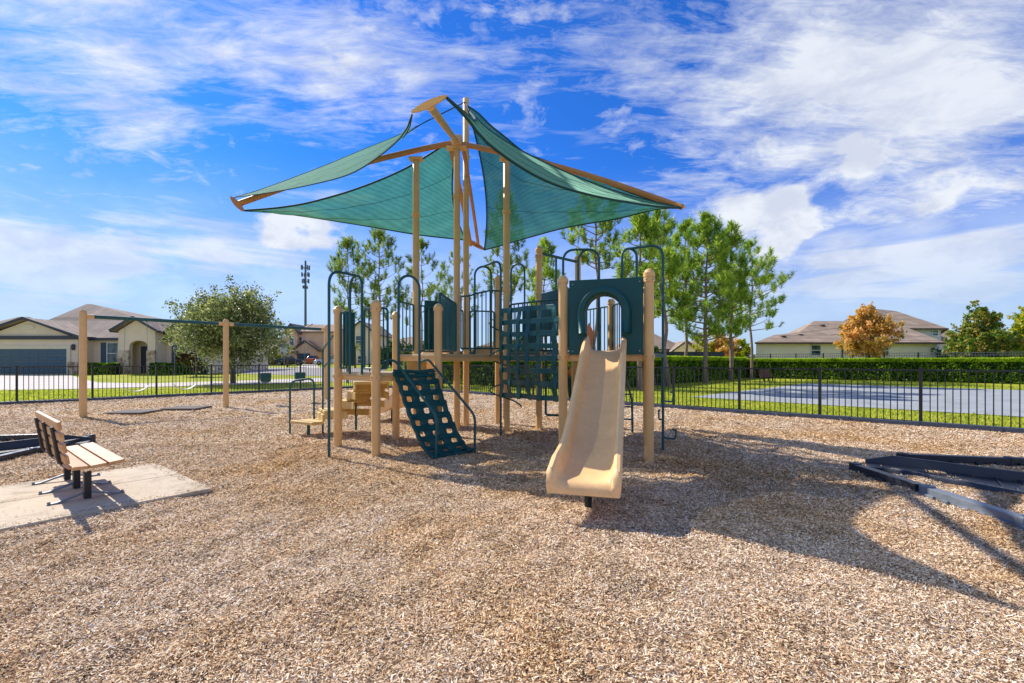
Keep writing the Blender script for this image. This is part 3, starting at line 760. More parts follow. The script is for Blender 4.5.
# ---- the tan slide
def slide(S, d, path, w0, w1, name, mat, hw=.17, lip=True, label=None):
    """path: (distance, height) of the bed; S top middle on the ground plan"""
    d = Vector(d).normalized(); s = Vector((-d.y, d.x, 0)); C_ = catm([S + d * a + Vector((0, 0, z)) for a, z in path], 7); n = len(C_); vs = []; fs = []
    for i, c in enumerate(C_):
        t = i / (n - 1); a = C_[max(i - 1, 0)]; b = C_[min(i + 1, n - 1)]; tg = (b - a).normalized(); nr = s.cross(tg).normalized()
        if nr.z < 0: nr = -nr
        w = w0 + (w1 - w0) * (max(0, (t - .55) / .45) ** 1.5)
        h = hw * (1 if t < .9 else 1 - (t - .9) / .1 * .42) * (1 + .25 * max(0, 1 - t * 9))
        pr = [(-w, -.05), (-w - .012, h - .03), (-w + .008, h), (-w + .035, h + .006), (-w + .058, h - .012), (-w + .07, h * .5), (-w + .095, .022), (-w + .15, .001), (0, -.004),
              (w - .15, .001), (w - .095, .022), (w - .07, h * .5), (w - .058, h - .012), (w - .035, h + .006), (w - .008, h), (w + .012, h - .03), (w, -.05), (0, -.035)]
        vs += [c + s * x + nr * z for x, z in pr]
    k = 18
    # rounded front lip
    if lip:
        c = C_[-1]; tg = (C_[-1] - C_[-2]).normalized(); nr = Vector((0, 0, 1)); w = w1
        for ext, dz, sc in ((.03, -.012, .99), (.055, -.045, .985), (.06, -.075, .98)):
            h = hw * .52
            pr = [(-w, -.11), (-w - .01, h * (.9 - ext * 9)), (-w + .008, h * (1 - ext * 10)), (-w + .035, h * (1 - ext * 9)), (-w + .058, h * (.8 - ext * 8)), (-w + .07, .0), (-w + .095, -.0), (-w + .15, 0), (0, 0),
                  (w - .15, 0), (w - .095, 0), (w - .07, 0), (w - .058, h * (.8 - ext * 8)), (w - .035, h * (1 - ext * 9)), (w - .008, h * (1 - ext * 10)), (w + .01, h * (.9 - ext * 9)), (w, -.11), (0, -.11)]
            vs += [c + d * ext + s * (x * sc) + nr * (max(z, -.11) + dz if z > -.1 else -.10) for x, z in pr]
        n += 3
    for i in range(n - 1):
        for j in range(k): fs.append((i * k + j, i * k + (j + 1) % k, (i + 1) * k + (j + 1) % k, (i + 1) * k + j))
    fs.append(tuple(reversed(range(k)))); fs.append(tuple((n - 1) * k + j for j in range(k)))
    m = MB(); m.add(vs, fs); o = m.build(name, mat, play, smooth=True, label=label); 
    import bmesh
    bm = bmesh.new(); bm.from_mesh(o.data); bmesh.ops.recalc_face_normals(bm, faces=bm.faces); bm.to_mesh(o.data); bm.free(); return o
SM = (P11 + P12) / 2; sdir = Vector((-.262, -.965, 0)).normalized()
sl_ = slide(SM - sdir * .1, sdir, [(0, 1.545), (.14, 1.54), (.36, 1.44), (.9, 1.12), (1.45, .80), (1.9, .56), (2.2, .465), (2.5, .42), (2.80, .41)], .285, .298, 'slide', M['tan_plastic'])
q = SM + sdir * 2.33; MB().tube([(q.x, q.y, -.05), (q.x, q.y, .39)], .034, 12).build('support_leg', M['black_metal'], sl_, smooth=True)
# back slide whose exit shows behind the left deck, and an orange side slide
slide(Vector((-1.45, 9.55, 0)), (-.75, .35, 0), [(0, 1.5), (.2, 1.45), (.6, 1.0), (1.0, .58), (1.35, .36), (1.7, .32)], .25, .27, 'slide', M['tan_plastic'], .2, label='tan slide at the back whose exit shows behind the left deck')
q = Vector((-2.68, 10.2, 0)); MB().tube([(q.x, q.y, -.05), (q.x, q.y, .45)], .035, 10).build('support_leg', M['black_metal'], play, smooth=True)
# folded orange chute behind the main slide
m = MB(); pts = [at(567.5, 374, 7.9), at(575, 358, 7.9), at(589, 322, 8.3), at(594, 333, 8.3), at(592, 352, 8.3), at(578, 380, 7.9)]
m.slab(pts, (.05, .3, .02)); m.build('chute_wing', M['orange_plastic'], play, bevel=.02)
m = MB(); m.slab([at(567, 376, 7.95), at(578, 384, 7.95), at(577, 398, 7.95), at(569, 399, 7.95)], (.02, .3, 0)); m.build('chute_boot', M['green_plastic'], play, bevel=.02)

# ---- net ramp with round holes, and its handrails
def crease(o, v):
    a = o.data.attributes.new('crease_edge', 'FLOAT', 'EDGE'); a.data.foreach_set('value', [v] * len(o.data.edges))
def hole_sheet(surf, nu, nv, hu, hv, t, name, mat, parent, label=None):
    """surf(u,v)->(point, normal); nu x nv holes as gaps of a coarse grid, rounded by subdivision"""
    us = [0]; 
    for i in range(nu): c = (i + .5) / nu; us += [c - hu / nu / 2, c + hu / nu / 2]
    us.append(1); vs_ = [0]
    for i in range(nv): c = (i + .5) / nv; vs_ += [c - hv / nv / 2, c + hv / nv / 2]
    vs_.append(1); A = len(us); B = len(vs_); V = []; Fc = []
    for s_ in (1, -1):
        for v in vs_:
            for u in us: p, nr = surf(u, v); V.append(p + nr * (t / 2 * s_))
    hole = lambda i, j: (i % 2 == 1) and (j % 2 == 1)
    solid = lambda i, j: 0 <= i < A - 1 and 0 <= j < B - 1 and not hole(i, j)
    id_ = lambda s_, i, j: s_ * A * B + j * A + i
    for j in range(B - 1):
        for i in range(A - 1):
            if hole(i, j): continue
            Fc.append((id_(0, i, j), id_(0, i + 1, j), id_(0, i + 1, j + 1), id_(0, i, j + 1)))
            Fc.append((id_(1, i, j), id_(1, i, j + 1), id_(1, i + 1, j + 1), id_(1, i + 1, j)))
            if not solid(i, j - 1): Fc.append((id_(0, i, j), id_(1, i, j), id_(1, i + 1, j), id_(0, i + 1, j)))
            if not solid(i, j + 1): Fc.append((id_(0, i + 1, j + 1), id_(1, i + 1, j + 1), id_(1, i, j + 1), id_(0, i, j + 1)))
            if not solid(i - 1, j): Fc.append((id_(0, i, j + 1), id_(1, i, j + 1), id_(1, i, j), id_(0, i, j)))
            if not solid(i + 1, j): Fc.append((id_(0, i + 1, j), id_(1, i + 1, j), id_(1, i + 1, j + 1), id_(0, i + 1, j + 1)))
    m = MB(); m.add(V, Fc); o = m.build(name, mat, parent, smooth='all', label=label)
    crease(o, .35); md = o.modifiers.new('sub', 'SUBSURF'); md.levels = 2; md.render_levels = 2; return o
TL = Vector((-1.775, 6.745, 0)); TR = Vector((-1.256, 7.24, 0)); off = Vector((.66, -.36, 0))
prof = [(0, 1.24), (.10, 1.12), (.25, .87), (.43, .58), (.62, .32), (.82, .12), (1.03, .05)]
pc = catm([Vector((a, 0, z)) for a, z in prof], 8)
def csurf(u, v):
    k = v * (len(pc) - 1); i = min(int(k), len(pc) - 2); f = k - i; q = pc[i].lerp(pc[i + 1], f); dq = (pc[i + 1] - pc[i]).normalized()
    base = TL.lerp(TR, u) + off * q.x; on = off.normalized(); sag = -.03 * math.sin(math.pi * u)
    lump = .012 * math.sin(v * 31 * 2)
    nr = on * (-dq.z) + Vector((0, 0, dq.x)); return Vector((base.x, base.y, q.z)) + nr * (sag + lump), nr
climber = hole_sheet(csurf, 3, 10, .44, .44, .04, 'net_ramp', M['green_plastic'], play, 'curved dark green net ramp with round holes')
sl2 = MB()
for j in range(11):
    v = min(max(j / 10, .012), .988)
    for i in range(4):
        u0 = max(i / 3 - .17, 0.0); u1 = min(i / 3 + .17, 1.0); (p, nr), (q, _) = csurf(u0, v), csurf(u1, v); lift = .018 + (.012 if (i + j) % 2 else 0)
        dv = (csurf(.5, min(v + .01, 1))[0] - csurf(.5, max(v - .01, 0))[0]).normalized(); sl2.bar(p + nr * lift, q + nr * lift, .062, .022, nr)
sl2.build('foothold_slats', M['green_plastic'], climber, bevel=.006)
for (hp, foot, top0) in ((at(394, 359, 6.72), gp(436, 461.5), 0), (at(428, 359, 7.2), gp(474.7, 455), 1)):
    k = at(437, 416.5, foot.y) if not top0 else at(475, 415.5, foot.y)
    pre = at(373, 366, 6.75) if not top0 else at(421, 362, 7.25)
    MB().tube(roundp([pre, hp, k, Vector((foot.x, foot.y, -.03))], .1, 6), .019, 8).build('handrail', M['green_steel'], play, smooth=True)
# arches on the deck edges and fire poles
def arch(a, b, z, top, n='arch_rail'): MB().tube(hoop(Z(a, z), Z(b, z), top), .02, 8).build(n, M['green_steel'], play, smooth=True)
def ground_arch(a, b, z, top, foot):
    arch(a, b, z, top); mid = (a + b) / 2; MB().tube(roundp([Z(mid, top), Vector((foot.x, foot.y, top)), Vector((foot.x, foot.y, -.03))], .22, 8), .02, 8).build('climbing_pole', M['green_steel'], play, smooth=True)
ground_arch(Vector((-2.51, 7.05, 0)), Vector((-2.25, 6.82, 0)), D1 - .02, 2.70, gp(329, 459.5))
arch(Vector((-1.70, 6.82, 0)), Vector((-1.437, 7.066, 0)), D1 - .02, 2.70)
ground_arch(at(474.6, 0, 8.75) * Vector((1, 1, 0)) if False else Vector((-.72, 8.8, 0)), Vector((-.40, 8.74, 0)), D2 - .1, 3.22, gp(500.8, 438.8))
arch(Vector((-.02, 9.9, 0)), Vector((.27, 9.75, 0)), D2, 3.5)
ground_arch(Vector((1.12, 7.68, 0)), Vector((1.45, 7.58, 0)), D2, 3.27, Vector((.86, 7.65, 0)))
ground_arch(Vector((1.72, 7.1, 0)), Vector((1.96, 7.15, 0)), D2, 3.16, gp(663, 454))
# helix climber with foot loops at the right pole
fp = gp(663, 454)
m = MB()
for i, (z, ang) in enumerate(((.25, .3), (.52, 2.2), (.80, .9), (1.05, 2.6))):
    dv = Vector((math.cos(ang - .6), math.sin(ang - .6), 0)); c = Vector((fp.x, fp.y, 0))
    m.tube(roundp([Z(c, z), Z(c + dv * .17, z - .02), Z(c + dv * .19, z + .12), Z(c + dv * .13, z + .13)], .03, 3), .013, 6)
m.build('foot_loop', M['green_steel'], play, smooth=True)
m = MB(); m.bar(Z(P12 + Vector((.05, .1, 0)), 1.49), Vector((fp.x, fp.y, 1.47)), .07, .05); m.build('bracket', M['green_steel'], play, bevel=.006)
# ladder behind the slide, right
a = at(626, 378, 8.2); b = at(632, 400, 8.73); c = gp(632.5, 434)
L1 = [a, b, Vector((c.x, c.y, -.03))]; L2 = [p + Vector((-.42, .1, 0)) for p in L1]
m = MB(); m.tube(roundp(L1, .1), .022, 8); m.tube(roundp(L2, .1), .022, 8)
for z in (.28, .52, .76): m.tube([Vector((c.x, c.y, z)), Vector((c.x - .42, c.y + .1, z))], .016, 6)
m.build('ladder', M['green_steel'], play, smooth=True)
# overhead beam between the two highest posts
m = MB(); m.tube([Z(P9, 3.56), Z(P10, 3.53)], .03, 10); q = P9.lerp(P10, .42); m.tube([Z(q, 3.54), Z(q, D2 + .9)], .022, 8); m.build('overhead_beam', M['green_steel'], play, smooth=True)
# ---- woven strap wall
def straps():
    a = Vector((-.22, 8.14, 0)); b = P11 + Vector((-.03, .1, 0)); d = (b - a); N = 24
    r = None; nrm = Vector((d.y, -d.x, 0)).normalized()
    if nrm.y > 0: nrm = -nrm
    def S(u, v, o): # v 0 top .. 1 bottom
        zt = 2.335 + (2.235 - 2.335) * u; zb = .745 + (.80 - .745) * u; q = a + d * u + nrm * (o + .05 * math.sin(math.pi * u) * math.sin(math.pi * v)); return Vector((q.x, q.y, zt + (zb - zt) * v))
    hu = [.035, .20, .37, .54, .71, .93]; hv = [.025, .16, .295, .425, .555, .69, .82, .965]
    for j, v in enumerate(hv):
        m = MB(); vs = []; K = 36
        for i in range(K + 1):
            u = i / K; o = .013 * math.sin(math.pi * (u * 5.2 + j)); wv = .027
            sg = .003 * math.sin(u * 9 + j * 2)
            for dv, t in ((-wv, .006), (wv, .006), (wv, -.006), (-wv, -.006)): vs.append(S(u, v + dv + sg, o + t))
        fs = []
        for i in range(K):
            for k in range(4): fs.append((i * 4 + k, i * 4 + (k + 1) % 4, (i + 1) * 4 + (k + 1) % 4, (i + 1) * 4 + k))
        fs += [(3, 2, 1, 0), tuple(K * 4 + k for k in range(4))]; m.add(vs, fs); yield m
    for i_, u in enumerate(hu):
        m = MB(); vs = []; K = 36
        for i in range(K + 1):
            v = i / K; o = -.013 * math.sin(math.pi * (v * 7.6 + i_)); wu = .033
            for du, t in ((-wu, .006), (wu, .006), (wu, -.006), (-wu, -.006)): vs.append(S(u + du, v, o + t))
        fs = []
        for i in range(K):
            for k in range(4): fs.append((i * 4 + k, i * 4 + (k + 1) % 4, (i + 1) * 4 + (k + 1) % 4, (i + 1) * 4 + k))
        fs += [(3, 2, 1, 0), tuple(K * 4 + k for k in range(4))]; m.add(vs, fs); yield m
wall = None; allm = MB()
for m in straps(): allm.add(m.v, m.f)
wall = allm.build('strap_wall', M['green_plastic'], play, bevel=.004, label='woven dark green strap climbing wall')
# coil pole behind it
cp = Vector((-.12, 8.36, 0)); pts = []
for i in range(90):
    t = i / 89; a_ = t * math.pi * 2 * 2.6; pts.append(Vector((cp.x + .29 * math.cos(a_), cp.y + .29 * math.sin(a_) * .8, .55 + 1.6 * t)))
MB().tube(pts, .015, 6).build('coil_climber', M['green_steel'], play, smooth=True)
MB().tube([(cp.x, cp.y, -.03), (cp.x, cp.y, 2.9)], .019, 8).build('climbing_pole', M['green_steel'], play, smooth=True) if False else None
MB().tube(roundp([at(546, 360, 7.7), at(545.7, 415, 7.7), at(566, 415.4, 7.7)], .05), .02, 8).build('foot_rail', M['green_steel'], play, smooth=True)

# ---- curving steps up to the low deck
def steps():
    c = Vector((-3.17, 7.86, 0)); r0, r1 = .42, 1.02; zs = [.31, .50, .68, .86, 1.04]; angs = [152, 122, 93, 65, 38, 12]
    st = empty_part = None
    for i, z in enumerate(zs):
        a0, a1 = math.radians(angs[i]), math.radians(angs[i + 1]); m = MB(); N = 5; th = .055; a2 = math.radians(angs[min(i + 2, 5)])
        pts = [c + Vector((math.cos(a0 + (a1 - a0) * k / N), math.sin(a0 + (a1 - a0) * k / N), 0)) * r1 for k in range(N + 1)] + [c + Vector((math.cos(a1 + (a0 - a1) * k / N), math.sin(a1 + (a0 - a1) * k / N), 0)) * r0 for k in range(N + 1)]
        m.prism(pts, z - th, z)
        # riser at the far side up to the next tread
        p = c + Vector((math.cos(a1), math.sin(a1), 0)) * (r0 + .01); q = c + Vector((math.cos(a1), math.sin(a1), 0)) * (r1 - .01)
        if i < 4: m.bar(Z(p, z + .06), Z(q, z + .06), .05, .13)
        # side skirts run on under the next tread
        if i:
          for rr in (r0 + .02, r1 - .02):
            for k in range(N):
                a = c + Vector((math.cos(a0 + (a2 - a0) * k / N), math.sin(a0 + (a2 - a0) * k / N), 0)) * rr; b = c + Vector((math.cos(a0 + (a2 - a0) * (k + 1) / N), math.sin(a0 + (a2 - a0) * (k + 1) / N), 0)) * rr
                m.bar(Z(a, z - .085), Z(b, z - .085), .03, .13)
        m.build('step', M['step_plastic'], play, bevel=.012)
    for a_, r_, zt in ((140, .72, .28),):
        q = c + Vector((math.cos(math.radians(a_)), math.sin(math.radians(a_)), 0)) * r_; MB().tube([(q.x, q.y, -.04), (q.x, q.y, zt)], .028, 10).build('support_leg', M['green_steel'], play, smooth=True)
steps()
# hoop and rails of the steps
f1 = gp(290, 435.5); f2 = Vector((-3.72, 8.55, 0))
MB().tube(roundp([Z(f1, -.03), Z(f1, 1.02), Z(f2, 1.08), Z(f2, .3)], .14, 6), .019, 8).build('handrail', M['green_steel'], play, smooth=True)
f3 = gp(322.8, 435.7); t3 = at(333, 336, 7.6)
m = MB(); m.tube(roundp([Z(f3, -.03), at(323, 349, f3.y), t3], .08, 5), .019, 8); m.tube([at(323, 368, f3.y), at(333.5, 356, 7.6)], .016, 8); m.build('handrail', M['green_steel'], play, smooth=True)
q = gp(356, 433); MB().tube([(q.x, q.y, -.04), (q.x, q.y, .82)], .022, 10).build('support_leg', M['green_steel'], play, smooth=True)

# ------------------------------------------------------------------ shade canopy over it
can = empty('shade_canopy', (P5.x, P5.y, 0), 'green shade sails on four tan arms above the play structure', 'shade canopy')
PJ = Vector((P5.x, P5.y, 5.66))
for p, h, cl in ((P5, 5.72, (1.46, 4.6)), (P6, 7.0, (1.46, 5.75)), (P13, 5.30, (1.46, 4.2)), (P8, 5.28, (1.46, 4.25, 2.75))):
    m = MB(); m.lathe((p.x, p.y, 0), [(.0635, -.05), (.0635, h - .02), (.05, h)], 20); o = m.build('post', M['tan_steel'], can, smooth=True)
    for z in cl: MB().lathe((p.x, p.y, 0), [(.065, z - .035), (.077, z - .033), (.077, z + .033), (.065, z + .035)], 20).build('collar', M['tan_steel'], o, smooth=True)
TLp = at(238, 204, 8.1); TRp = at(683, 207.5, 8.2); TF = at(430, 106, 5.0); TB = at(474.5, 245, 12.0)
def armb(p, q, sag, r=.05, mat='tan_bronze'):
    pts = []
    for i in range(13):
        t = i / 12; c = p.lerp(q, t); c.z += sag * math.sin(math.pi * t); pts.append(c)
    return MB().tube(pts, r, 12).build('arm', M[mat], can, smooth=True)
armb(PJ, TLp, .10, .052); armb(PJ + Vector((0, 0, -.02)), TRp, .10, .05, 'tan_bronze'); armb(PJ, TF, 0.0, .05, 'tan_steel'); armb(PJ + Vector((-.12, .1, -.1)), TB + Vector((-.1, 0, 0)), .05, .05); armb(PJ + Vector((.12, .1, -.1)), TB + Vector((.1, 0, 0)), .05, .04)
MB().bar(PJ + Vector((-.2, 0, -.12)), PJ + Vector((.2, 0, -.12)), .16, .05).box(PJ, (.2, .2, .2)).build('junction_bracket', M['tan_steel'], can, bevel=.01)
for p, s in ((P13, -1), (P8, 1)):
    MB().box((p.x, p.y, 5.27), (.26, .16, .05)).build('bracket', M['tan_steel'], can, bevel=.008)
def plate(a, b, wid, th, mat, upv):
    d = (b - a); L_ = d.length; d.normalize(); s = Vector(upv); s = (s - d * s.dot(d)).normalized(); N = 14; P = []
    for k in range(N + 1): t = k / N; P.append(a + d * (L_ * t) + s * (wid * (.25 + .75 * math.sin(math.pi * t) ** .8) * .5))
    for k in range(N + 1): t = 1 - k / N; P.append(a + d * (L_ * t) - s * (wid * (.25 + .75 * math.sin(math.pi * t) ** .8) * .5))
    MB().slab(P, d.cross(s).normalized() * th).build('end_plate', M[mat], can, bevel=.005)
FA = at(412, 112.5, 5.05); FB = at(447.3, 96, 4.95); plate(FA, FB, .075, .03, 'tan_steel', (-.1, -.35, 1))
plate(at(231, 197, 8.08), at(244, 211.5, 8.12), .10, .03, 'tan_bronze', (1, .2, .6)); plate(at(465.5, 239.5, 11.95), at(484, 250, 12.05), .14, .04, 'tan_bronze', (0, .6, 1))
plate(at(676, 203.5, 8.0), at(684.5, 207.5, 8.4), .07, .03, 'tan_steel', (0, 0, 1))
def mat_sail():
    t = NT('sail_mesh'); n = t.noise(2.2, 5, .6); w = t.N.new('ShaderNodeTexWave'); w.inputs['Scale'].default_value = 5.5; w.inputs['Distortion'].default_value = 2.5; w.inputs['Detail'].default_value = 3
    w.bands_direction = 'Z'; t.lk(t.tc.outputs['Object'], w.inputs[0])
    c = t.ramp(n.outputs[0], [(.3, lin((48, 116, 94))), (.7, lin((70, 142, 116)))]); c = t.mix(1.0, c, t.ramp(w.outputs[0], [(.2, (.84, .86, .86, 1)), (.8, (1.08, 1.08, 1.08, 1))]), 'MULTIPLY')
    t.set(c, .8, 0, .1); tr = t.N.new('ShaderNodeBsdfTranslucent'); t.lk(c, tr.inputs[0]); tp = t.N.new('ShaderNodeBsdfTransparent'); tp.inputs[0].default_value = (.78, .9, .86, 1)
    t.b.inputs['Sheen Weight'].default_value = .7; t.b.inputs['Sheen Roughness'].default_value = .4; t.b.inputs['Sheen Tint'].default_value = (.55, 1, .8, 1)
    m1 = t.N.new('ShaderNodeMixShader'); m1.inputs[0].default_value = .42; t.lk(t.b.outputs[0], m1.inputs[1]); t.lk(tr.outputs[0], m1.inputs[2])
    lw = t.N.new('ShaderNodeLayerWeight'); lw.inputs[0].default_value = .5; f = t.ramp(lw.outputs['Facing'], [(.35, (.15, .15, .15, 1)), (.85, (.02, .02, .02, 1))])   # a knitted mesh closes up when seen at a slant
    m2 = t.N.new('ShaderNodeMixShader'); t.lk(f, m2.inputs[0]); t.lk(m1.outputs[0], m2.inputs[1]); t.lk(tp.outputs[0], m2.inputs[2]); t.lk(m2.outputs[0], t.out.inputs[0]); return t.m
M['sail'] = mat_sail(); M['hem'] = dirty('hem', lin((14, 66, 62)), .7, .15, 4)
def edge(pts, n=30):
    """pts: (px, py, distance) along an edge -> smooth, evenly divided curve"""
    c = catm([at(*p) for p in pts], 12); L_ = [0]
    for i in range(1, len(c)): L_.append(L_[-1] + (c[i] - c[i - 1]).length)
    out = []
    for k in range(n + 1):
        s = L_[-1] * k / n; i = min(max(np.searchsorted(L_, s) - 1, 0), len(c) - 2); f = (s - L_[i]) / max(L_[i + 1] - L_[i], 1e-9); out.append(c[i].lerp(c[i + 1], f))
    return out
def dist(pts, d0, d1, first=None):
    """hand the picture points of one edge their true distances: linear in 1/distance along the chord"""
    p = [Vector((a, b)) for a, b in pts]; s = [0]
    for i in range(1, len(p)): s.append(s[-1] + (p[i] - p[i - 1]).length)
    return [(pts[i][0], pts[i][1], 1 / ((1 / d0) * (1 - s[i] / s[-1]) + (1 / d1) * (s[i] / s[-1]))) for i in range(len(p))]
def sail(e1, e2, cut, bulge, label):
    A = edge(e1); B = edge(e2); n = len(A) - 1; m = 14; V = []; fs = []
    for j in range(m + 1):
        v = j / m; ue = 1 - cut * 4 * v * (1 - v)
        for i in range(n + 1):
            u = i / n * ue * n; k = min(int(u), n - 1); f = u - k; a = A[k].lerp(A[k + 1], f); b = B[k].lerp(B[k + 1], f); c = a.lerp(b, v); c.z += bulge * math.sin(math.pi * v) * math.sin(math.pi * i / n); c.z += .012 * math.sin(u * 1.3 + v * 9) * math.sin(math.pi * v); V.append(c)
    for j in range(m):
        for i in range(n): fs.append((j * (n + 1) + i, j * (n + 1) + i + 1, (j + 1) * (n + 1) + i + 1, (j + 1) * (n + 1) + i))
    o = MB().add(V, fs).build('sail', M['sail'], can, smooth='all', label=label)
    h = MB(); g = lambda j, i: V[j * (n + 1) + i]
    sm = MB()
    for j in (4, 9): sm.tube([g(j, i) for i in range(2, n + 1)], .0045, 4)
    sm.build('seam', M['hem'], o)
    for path in ([g(0, i) for i in range(n + 1)], [g(m, i) for i in range(n + 1)], [g(j, n) for j in range(m + 1)]): h.tube(path, .009 if 'bright' in label else .018, 6)
    h.build('hem', M['hem'], o, smooth=True); return o
# corners (picture position, distance): left tip, front plate, mast, right tip, back plate
sail(dist([(233, 197.5), (262, 189), (321, 167), (362, 150), (400, 134.5), (434.5, 117.5)], 8.08, 8.6),
     dist([(233, 197.5), (270, 192.5), (312, 184.5), (351, 173.6), (384, 152.5), (404, 133), (412, 114.5)], 8.08, 5.05), 0.12, -.05, 'bright green sail at the upper left')
sail(dist([(244.5, 210.5), (280, 207.5), (313.7, 201.5), (360.6, 187.5), (407.5, 167.5), (449.7, 141.5), (458, 137)], 8.12, 8.95),
     dist([(244.5, 210.5), (281, 213), (320, 218.5), (370, 226.5), (420, 235), (466, 240)], 8.12, 11.95), .06, -.12, 'dark green sail at the lower left')
sail(dist([(680, 208), (640, 196), (590, 177), (545, 160.5), (525, 153), (505, 137), (490, 125), (478, 113), (467, 106)], 8.3, 9.3),
     dist([(680, 208), (658, 208.8), (617.8, 218.4), (567, 227.3), (528.9, 237.4), (498.4, 246.3), (484.3, 250)], 8.3, 12.05), .055, -.1, 'large dark green sail at the right')
sail(dist([(682, 208), (640, 198.5), (600, 186), (560, 169.5), (520, 150), (490, 131), (470, 112)], 8.2, 8.4),
     dist([(682, 208), (650.8, 205.7), (592.4, 195.5), (541.6, 179), (490.8, 146), (465, 116), (447, 98)], 8.2, 4.95), .06, -.04, 'narrow green sail at the upper right')
m = MB()
for a, b in ((at(434.5, 117.5, 8.6), Z(P6, 6.93)), (at(469, 111, 8.4), Z(P6, 6.9)), (at(467, 106, 9.3), Z(P6, 6.93)), (at(458, 137, 8.95), PJ)): m.tube([a, b], .012, 6)
m.build('cable', M['black_metal'], can)

# ------------------------------------------------------------------ swing set
sw = empty('swing_set', (-8.5, 13.5, 0), 'tan and blue swing frame with two bays in front of the left fence', 'swing frame')
S1 = gp(83, 418); S2 = gp(226, 408); sv = S2 - S1; S3 = S2 + sv
for p in (S1, S2, S3):
    m = MB(); m.lathe((p.x, p.y, 0), [(.075, -.05), (.075, 2.57), (.068, 2.62), (.04, 2.65)], 18); m.build('post', M['tan_steel'], sw, smooth=True)
sdv = sv.normalized()
for a, b in ((S1, S2), (S2, S3)):
    bm_ = MB().tube([Z(a + sdv * .16, 2.50), Z(b - sdv * .16, 2.50)], .046, 12).build('beam', M['green_steel'], sw, smooth=True)
    MB().tube([Z(a, 2.5), Z(a + sdv * .2, 2.5)], .05, 12).tube([Z(b - sdv * .2, 2.5), Z(b, 2.5)], .05, 12).build('bracket', M['tan_steel'], sw, smooth=True)
def swing(p, kind, label, group):
    r = empty('belt_swing' if kind == 'belt' else 'bucket_swing', (p.x, p.y, .6), label, 'swing', group); h = .26 if kind == 'belt' else .16; zt = .74 if kind == 'belt' else 1.02
    for s in (-1, 1):
        c = p + sdv * (h * s); m = MB(); m.tube([Z(c, zt), Z(p + sdv * (h * .85 * s), 2.46)], .005, 5); m.build('chain', M['chain'], r)
        MB().tube([Z(p + sdv * (h * .85 * s), 2.44), Z(p + sdv * (h * .85 * s), 2.51)], .018, 8).build('hanger', M['green_steel'], r)
    if kind == 'belt':
        m = MB(); vs = []; N = 14; cr = Vector((-sdv.y, sdv.x, 0)) * .065
        for i in range(N + 1):
            x = -1 + 2 * i / N; c = p + sdv * (h * x); z = .60 + .14 * abs(x) ** 2.2; vs += [Z(c - cr, z), Z(c + cr, z), Z(c + cr, z + .014), Z(c - cr, z + .014)]
        fs = [(i * 4 + k, i * 4 + (k + 1) % 4, (i + 1) * 4 + (k + 1) % 4, (i + 1) * 4 + k) for i in range(N) for k in range(4)] + [(3, 2, 1, 0), (N * 4, N * 4 + 1, N * 4 + 2, N * 4 + 3)]
        m.add(vs, fs).build('seat', M['belt'], r)
    else:
        m = MB(); m.lathe((p.x, p.y, 0), [(.09, .72), (.15, .76), (.165, .9), (.16, 1.02), (.14, 1.02), (.14, .9), (.11, .78)], 14); m.build('seat', M['green_plastic'], r, smooth=True)
for t, lb in ((.328, 'pale belt swing hanging nearest to the end post on the left'), (.673, 'pale belt swing hanging next to the middle swing post')):
    swing(S1 + sv * t, 'belt', lb, 'belt swings')
for t, lb in ((.357, 'dark green bucket swing nearer to the middle swing post'), (.707, 'dark green bucket swing nearer to the play structure')):
    swing(S2 + sv * t, 'bucket', lb, 'bucket swings')
for px, py, lb in ((134, 413.3, 'worn rubber mat in the mulch, the left of the two by the swings'), (187, 409.3, 'worn rubber mat in the mulch, the right of the two by the swings')):
    c = gp(px, py); r = MB(); r.box((c.x, c.y, .04), (.95, .8, .05), .05); o = r.build('rubber_mat', M['rubber'], bevel=.01); tag(o, lb, 'mat', 'mats under the swings')
# ------------------------------------------------------------------ hedges
M['hedge'] = leafmat('hedge_leaves', [lin((44, 78, 18)), lin((80, 122, 26)), lin((158, 186, 40))], .38, .45, 1.5)
M['sunlit_shoots'] = leafmat('sunlit_hedge_shoots', [lin((150, 184, 36)), lin((190, 214, 50)), lin((216, 228, 84))], .5, .45, 1.5)
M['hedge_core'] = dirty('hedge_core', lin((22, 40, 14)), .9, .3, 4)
def leaf_quads(C, size, rs, flat=0.0, aspect=1.8):
    n = len(C); a = rs.normal(size=(n, 3)); a /= np.linalg.norm(a, axis=1)[:, None]; b = rs.normal(size=(n, 3)); b -= (b * a).sum(1)[:, None] * a; b /= np.linalg.norm(b, axis=1)[:, None]
    if flat: a[:, 2] *= 1 - flat; b[:, 2] *= 1 - flat
    s = size * rs.uniform(.6, 1.3, n)[:, None]; a = a * s * aspect * .5; b = b * s * .5
    return np.stack([C - a, C + b - a * .1, C + a, C - b - a * .1], 1)
